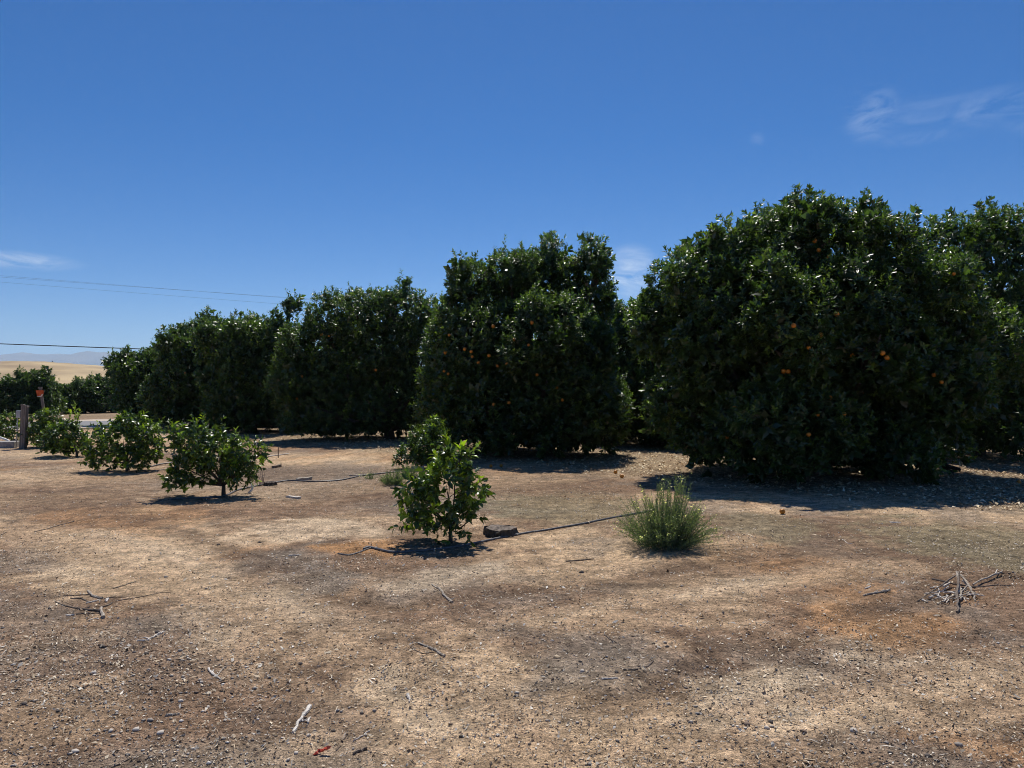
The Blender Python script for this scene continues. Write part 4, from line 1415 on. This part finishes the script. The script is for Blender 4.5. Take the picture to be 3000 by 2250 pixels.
# heap of dead twigs at the right
LAB_H = 'dead grey twig in the small heap of twigs on the dirt'
GRP_H = 'twigs of the heap'
heap = [([(2730, 1712), (2790, 1720), (2850, 1724), (2925, 1718)], .009, .005, 'dark_twig', (.02, .02)), ([(2805, 1800), (2807, 1780), (2803, 1755), (2808, 1712)], .007, .01, 'dark_twig', (0, .09)),
        ([(2745, 1772), (2785, 1755), (2820, 1745), (2835, 1735)], .006, .006, 'dry_wood', (0, .06)), ([(2690, 1760), (2735, 1745), (2800, 1720)], .005, .007, 'dark_twig', (0, .09)),
        ([(2815, 1718), (2840, 1735), (2852, 1752), (2858, 1764)], .008, .006, 'dry_wood', (.09, 0)), ([(2850, 1718), (2880, 1705), (2915, 1692), (2935, 1688)], .006, .008, 'dry_wood', (.02, .02)),
        ([(2918, 1692), (2922, 1684)], .005, .004, 'pale_wood', (.02, .03)), ([(2802, 1715), (2812, 1740), (2815, 1760)], .008, .006, 'dry_wood', (.1, .01)),
        ([(2780, 1745), (2800, 1752), (2818, 1740)], .005, .005, 'pale_wood', (.04, .05)), ([(2765, 1728), (2784, 1720)], .008, .006, 'pale_wood', (.02, .03)),
        ([(2725, 1754), (2738, 1748), (2748, 1747)], .01, .009, 'pale_wood', (.01, .02)), ([(2704, 1757), (2718, 1763)], .008, .005, 'pale_wood', (0, .0)),
        ([(2848, 1742), (2872, 1749)], .004, .003, 'dark_twig', (.03, .0)), ([(2822, 1722), (2845, 1732)], .009, .006, 'pale_wood', (.06, .03)),
        ([(2725, 1727), (2748, 1725)], .006, .004, 'pale_wood', (.0, .01)), ([(2930, 1712), (2962, 1714)], .005, .004, 'dark_twig', (0, 0))]
for k in range(26):
    u, v = 2745 + 110 * random.random(), 1728 + 38 * random.random()
    a = random.random() * 3.14
    heap.append(([(u, v), (u + 26 * math.cos(a), v + 9 * math.sin(a)), (u + 50 * math.cos(a + .2), v + 17 * math.sin(a))], .005, .003, random.choice(['dry_wood', 'pale_wood', 'pale_wood']), (.05 * random.random(), .05 * random.random())))
for pts, r0, r1, mat, lift in heap:
    twig(pts, r0, r1, LAB_H, mat, group=GRP_H, lift=lift)

# torn red scrap
rb = on_ground(945, 2213)
m = MB()
for k in range(5):
    a = rng.random() * 6.28
    c = np.array([.014 * (k - 2), .01 * rng.normal(), .006 + .006 * k % 3])
    ring = [c + np.array([.013 * math.cos(q + a), .009 * math.sin(q + a), .004 * rng.normal()]) for q in (0, 1.3, 2.7, 4.2, 5.3)]
    m.add(list(ring) + [c + (0, 0, .008), c - (0, 0, .008)], [(i, (i + 1) % 5, 5) for i in range(5)] + [((i + 1) % 5, i, 6) for i in range(5)])
link('red_scrap', m.mesh('red_scrap', 'red_plastic'), tuple(rb), label='small torn scrap of red plastic lying on the gravelly dirt', category='scrap')


# ------------------------------------------------------------------ stones, gravel, litter
def stone_mesh(seed):
    rs = np.random.default_rng(seed)
    v, f = [], []
    rings, seg = 5, 8
    v.append((0, 0, 1))
    for i in range(1, rings):
        a = math.pi * i / rings
        for k in range(seg):
            b = 2 * math.pi * k / seg
            q = 1 + .16 * rs.normal()
            v.append((q * math.sin(a) * math.cos(b), q * math.sin(a) * math.sin(b), math.cos(a) * (1 + .1 * rs.normal())))
    v.append((0, 0, -1))
    f += [(0, 1 + k, 1 + (k + 1) % seg) for k in range(seg)]
    for i in range(rings - 2):
        for k in range(seg):
            a, b = 1 + i * seg + k, 1 + i * seg + (k + 1) % seg
            f.append((a, a + seg, b + seg, b))
    e = len(v) - 1
    f += [(e - seg + (k + 1) % seg, e - seg + k, e) for k in range(seg)]
    return v, f


STONES = {}
for nm, tone in (('pale', (.56, .50, .43)), ('dark', (.13, .11, .095)), ('brown', (.26, .19, .14)), ('grey', (.34, .30, .26))):
    for k in range(3):
        v, f = stone_mesh(k * 7 + len(nm))
        STONES[nm, k] = MB().add(v, f).mesh('stone', 'pebble', True, np.array(tone))
LAB_ST = {'pale': 'small pale rounded stone lying on the bare dirt', 'dark': 'small dark stone lying on the bare dirt', 'brown': 'small brown stone lying on the bare dirt', 'grey': 'small grey stone lying on the bare dirt'}


def stone(u, v, w_px, col, flat=.6):
    p = on_ground(u, v)
    r = w_px / F * p[1] / 2
    o = link('stone', STONES[col, random.randrange(3)], (p[0], p[1], p[2] + r * flat * .35), label=LAB_ST[col], category='stone', group=f'{col} stones scattered on the dirt', rotz=random.random() * 6.28)
    o.scale = (r, r * (.7 + .25 * random.random()), r * flat)


for (u, v, w, c) in [(868, 2208, 16, 'pale'), (905, 2160, 15, 'pale'), (325, 2143, 18, 'pale'), (220, 2203, 22, 'pale'), (135, 1820, 14, 'grey'), (300, 1898, 20, 'dark'), (528, 1913, 17, 'grey'), (430, 1922, 16, 'dark'),
                     (555, 1856, 14, 'dark'), (460, 1855, 15, 'dark'), (823, 1877, 12, 'dark'), (590, 2003, 13, 'pale'), (275, 1978, 20, 'pale'), (530, 2055, 16, 'pale'), (657, 2053, 15, 'grey'), (70, 2067, 18, 'dark'),
                     (170, 2089, 14, 'dark'), (440, 2113, 20, 'grey'), (757, 2145, 16, 'dark'), (655, 2166, 14, 'grey'), (977, 2150, 14, 'dark'), (400, 2140, 22, 'pale'), (470, 2153, 22, 'pale'), (380, 2253, 12, 'pale'),
                     (1060, 2100, 13, 'dark'), (1510, 2047, 12, 'dark'), (1302, 2014, 10, 'dark'), (1551, 2188, 13, 'dark'), (1860, 2152, 12, 'dark'), (1140, 2096, 13, 'grey'), (1706, 1975, 14, 'pale'), (1700, 1948, 12, 'dark'),
                     (1806, 1982, 16, 'dark'), (1592, 1868, 14, 'grey'), (1618, 1884, 11, 'pale'), (1342, 2008, 12, 'pale'), (1955, 1900, 14, 'dark'), (1603, 2120, 12, 'grey'), (2188, 2126, 24, 'brown'), (2258, 2119, 18, 'dark'),
                     (2245, 2137, 18, 'pale'), (2500, 2145, 24, 'pale'), (2400, 1935, 14, 'dark'), (2837, 1918, 10, 'dark'), (2718, 2212, 20, 'dark'), (2608, 2208, 16, 'dark'), (2495, 2183, 12, 'dark'), (2597, 2178, 15, 'grey'),
                     (2173, 2242, 12, 'dark'), (2280, 2203, 14, 'grey'), (2050, 2176, 14, 'dark'), (2340, 2227, 8, 'dark'), (2810, 2180, 24, 'grey'), (2730, 2145, 14, 'brown'), (2355, 2148, 20, 'brown'), (2380, 2040, 12, 'pale'),
                     (1960, 2062, 14, 'grey'), (1955, 2045, 13, 'pale'), (1985, 2064, 10, 'dark'), (2090, 2072, 12, 'dark'), (1705, 1675, 16, 'dark'), (880, 1950, 14, 'dark'), (145, 1785, 12, 'dark'), (75, 2240, 16, 'dark'),
                     (360, 2010, 13, 'pale'), (495, 1940, 14, 'pale'), (610, 2070, 12, 'pale'), (230, 1945, 12, 'pale'), (505, 1953, 12, 'grey'), (560, 1890, 11, 'pale'), (330, 1925, 11, 'pale'), (660, 2110, 12, 'pale'),
                     (845, 2180, 10, 'pale'), (1035, 2200, 12, 'grey'), (1660, 1690, 9, 'brown'), (760, 1590, 10, 'dark'), (640, 1597, 12, 'dark'), (485, 1690, 12, 'grey'), (890, 1800, 10, 'grey'), (1190, 1870, 10, 'grey')]:
    stone(u, v, w, c)


def scatter(n, d_lo, d_hi, px_frac=.5):
    """ground points, half even over the ground, half thinning with distance"""
    a = int(n * px_frac)
    v0, v1 = HOR + CAM_H * F / d_hi, HOR + CAM_H * F / d_lo
    dd = CAM_H * F / (rng.uniform(v0, v1, a) - HOR)
    d2 = np.sqrt(rng.uniform(d_lo ** 2, d_hi ** 2, n - a))
    d_ = np.concatenate([dd, d2])
    x = rng.uniform(-.74, .74, n) * d_
    return x, d_


GRAVEL_SPOTS = [(350, 1990, 420, 150, 1.0), (1700, 1940, 200, 60, 1.0), (1950, 2050, 120, 60, .8), (2250, 2120, 140, 40, .6), (780, 2170, 300, 70, .7), (780, 1655, 120, 40, .7), (930, 1690, 120, 50, .6), (100, 1640, 200, 80, .8), (1500, 1500, 3000, 3000, .10)]
LITTER_SPOTS = [(250, 1900, 500, 180, .8), (100, 1620, 220, 70, 1.0), (900, 1690, 240, 70, 1.0), (1250, 1720, 300, 70, .8), (2850, 1610, 350, 120, 1.0), (2780, 1740, 130, 40, 1.0), (1700, 1480, 350, 60, .8), (2150, 1580, 250, 50, .8),
                (1000, 1420, 300, 50, .7), (2300, 1900, 300, 140, .4), (1500, 1500, 3000, 3000, .34)]


def density(x, y, spots):
    w = np.zeros(len(x))
    wx, wy = x + (fbm(x * 1.5, y * 1.5) - .5) * 1.2, y + (fbm(x * 1.5 + 50, y * 1.5) - .5) * 1.6
    for (u, v, a, b, st) in spots:
        g = G(u, v)
        sx, sy = a / F * g[1], b * g[1] ** 2 / (F * CAM_H)
        w = np.maximum(w, st * np.exp(-(((wx - g[0]) / sx) ** 2 + ((wy - g[1]) / sy) ** 2)))
    return w * (.35 + 1.3 * fbm(x * 2.2 + 8, y * 2.2, 4))


# gravel: small octahedral pebbles
x, y = scatter(60000, 2.8, 13, .75)
keep = rng.random(len(x)) < density(x, y, GRAVEL_SPOTS) * .5
x, y = x[keep], y[keep]
n = len(x)
tv, tf = stone_mesh(99)
ico_v = np.array([(0, 0, 1), (.9, 0, .1), (.2, .85, .15), (-.8, .5, .05), (-.7, -.6, .15), (.3, -.9, .1), (0, 0, -1)], float)
ico_f = np.array([(0, 1, 2), (0, 2, 3), (0, 3, 4), (0, 4, 5), (0, 5, 1), (6, 2, 1), (6, 3, 2), (6, 4, 3), (6, 5, 4), (6, 1, 5)])
r = np.clip(rng.lognormal(math.log(.0058), .5, n), .003, .016)
an = rng.random(n) * 6.283
ca, sa = np.cos(an), np.sin(an)
jit = ico_v[None] * (1 + .22 * rng.normal(size=(n, 7, 1)))
vx = (jit[..., 0] * ca[:, None] - jit[..., 1] * sa[:, None] * .75) * r[:, None] + x[:, None]
vy = (jit[..., 0] * sa[:, None] + jit[..., 1] * ca[:, None] * .75) * r[:, None] + y[:, None]
vz = jit[..., 2] * r[:, None] * .5 + (height(x, y) + r * .22)[:, None]
pal = np.array([(.62, .55, .46), (.50, .43, .35), (.36, .31, .27), (.34, .30, .26), (.13, .11, .09), (.24, .17, .12), (.72, .66, .58)])
tone = pal[rng.choice(len(pal), n, p=[.24, .22, .16, .12, .06, .12, .08])] * (.8 + .4 * rng.random((n, 1)))
link('gravel', mesh_np('gravel', np.stack([vx, vy, vz], -1).reshape(-1, 3), (ico_f[None] + (np.arange(n) * 7)[:, None, None]).reshape(-1, 3), 'pebble', np.repeat(tone, 7, 0), True), kind='stuff',
     label='fine pale and dark gravel strewn over the bare dirt', category='gravel')


# dry litter: chips, straws and curled dead leaves
def litter_mesh(name, x, y, lmin, lmax, wr, pal, probs, tilt=.35, rise=.004):
    n = len(x)
    ln = rng.uniform(lmin, lmax, n) * rng.uniform(.6, 1.2, n)
    wd = ln * rng.uniform(wr[0], wr[1], n)
    an = rng.random(n) * 6.283
    d = np.stack([np.cos(an), np.sin(an), rng.normal(0, tilt, n)], 1)
    d = unit(d)
    up = unit(np.stack([rng.normal(0, tilt, n), rng.normal(0, tilt, n), np.ones(n)], 1))
    s = unit(np.cross(d, up))
    nn = np.cross(s, d)
    o = np.stack([x, y, height(x, y) + rise + np.abs(d[:, 2]) * ln * .5], 1)
    cur = rng.normal(0, .18, n) * ln
    tvs = [(-.5, 0, 0), (-.1, -.5, 1), (-.1, .5, 1), (.5, 0, 0)]
    v = np.stack([o + d * (a * ln)[:, None] + s * (b * wd)[:, None] + nn * (c * cur)[:, None] for a, b, c in tvs], 1)
    f = np.array([(0, 1, 2), (1, 3, 2)])
    tone = pal[rng.choice(len(pal), n, p=probs)] * (.75 + .5 * rng.random((n, 1)))
    return mesh_np(name, v.reshape(-1, 3), (f[None] + (np.arange(n) * 4)[:, None, None]).reshape(-1, 3), 'litter', np.repeat(tone, 4, 0))


PAL = np.array([(.62, .52, .38), (.48, .38, .26), (.72, .66, .56), (.30, .22, .15), (.15, .105, .075), (.40, .36, .31), (.09, .07, .055)])
PR = [.17, .2, .08, .2, .14, .13, .08]
x, y = scatter(260000, 2.8, 15.5, .6)
keep = rng.random(len(x)) < density(x, y, LITTER_SPOTS) * .85
link('leaf_litter', litter_mesh('leaf_litter', x[keep], y[keep], .007, .026, (.18, .6), PAL, PR, .5), kind='stuff', label='dry chips and straws littering the bare dirt', category='litter')
x, y = scatter(16000, 3.0, 15.5, .6)
keep = rng.random(len(x)) < density(x, y, LITTER_SPOTS) * .5
link('straw_litter', litter_mesh('straw_litter', x[keep], y[keep], .03, .085, (.05, .1), PAL, PR, .08, .004), kind='stuff', label='thin straws and twig bits lying over the bare dirt', category='litter')
x, y = scatter(42000, 4.0, 17, .45)
keep = rng.random(len(x)) < density(x, y, LITTER_SPOTS) * .75
link('dead_leaves', litter_mesh('dead_leaves', x[keep], y[keep], .018, .045, (.22, .5), PAL, PR, .3, .005), kind='stuff', label='curled dead leaves and bark chips strewn over the dirt', category='leaves')
# fallen leaves beneath the grove
x, y = scatter(90000, 10.0, 30., .35)
keep = rng.random(len(x)) < smooth(15.3, 17.5, y + x * .97) * (.3 + fbm(x, y)) * .9
PALF = np.array([(.66, .52, .32), (.52, .38, .22), (.74, .64, .46), (.34, .22, .13), (.20, .13, .08)])
link('fallen_leaves', litter_mesh('fallen_leaves', x[keep], y[keep], .05, .095, (.35, .5), PALF, [.28, .26, .16, .2, .1], .25, .01), kind='stuff', label='carpet of dry fallen leaves under the orange trees', category='leaves')

# ------------------------------------------------------------------ haze
hz = bpy.data.materials.new('haze')
hz.use_nodes = True
hn, hl = hz.node_tree.nodes, hz.node_tree.links
hn.clear()
ho = hn.new('ShaderNodeOutputMaterial')
hv = hn.new('ShaderNodeVolumePrincipled')
hv.inputs['Color'].default_value = (.50, .72, 1.0, 1)
hv.inputs['Density'].default_value = 8e-5
hv.inputs['Anisotropy'].default_value = 0.35
hl.new(hv.outputs[0], ho.inputs['Volume'])
MATS['haze'] = hz
link('haze', MB().box((-14500, -14500, -4), (14500, 14500, 700)).mesh('haze', 'haze'), kind='stuff', label='thin blue summer haze over the far mountains', category='haze')
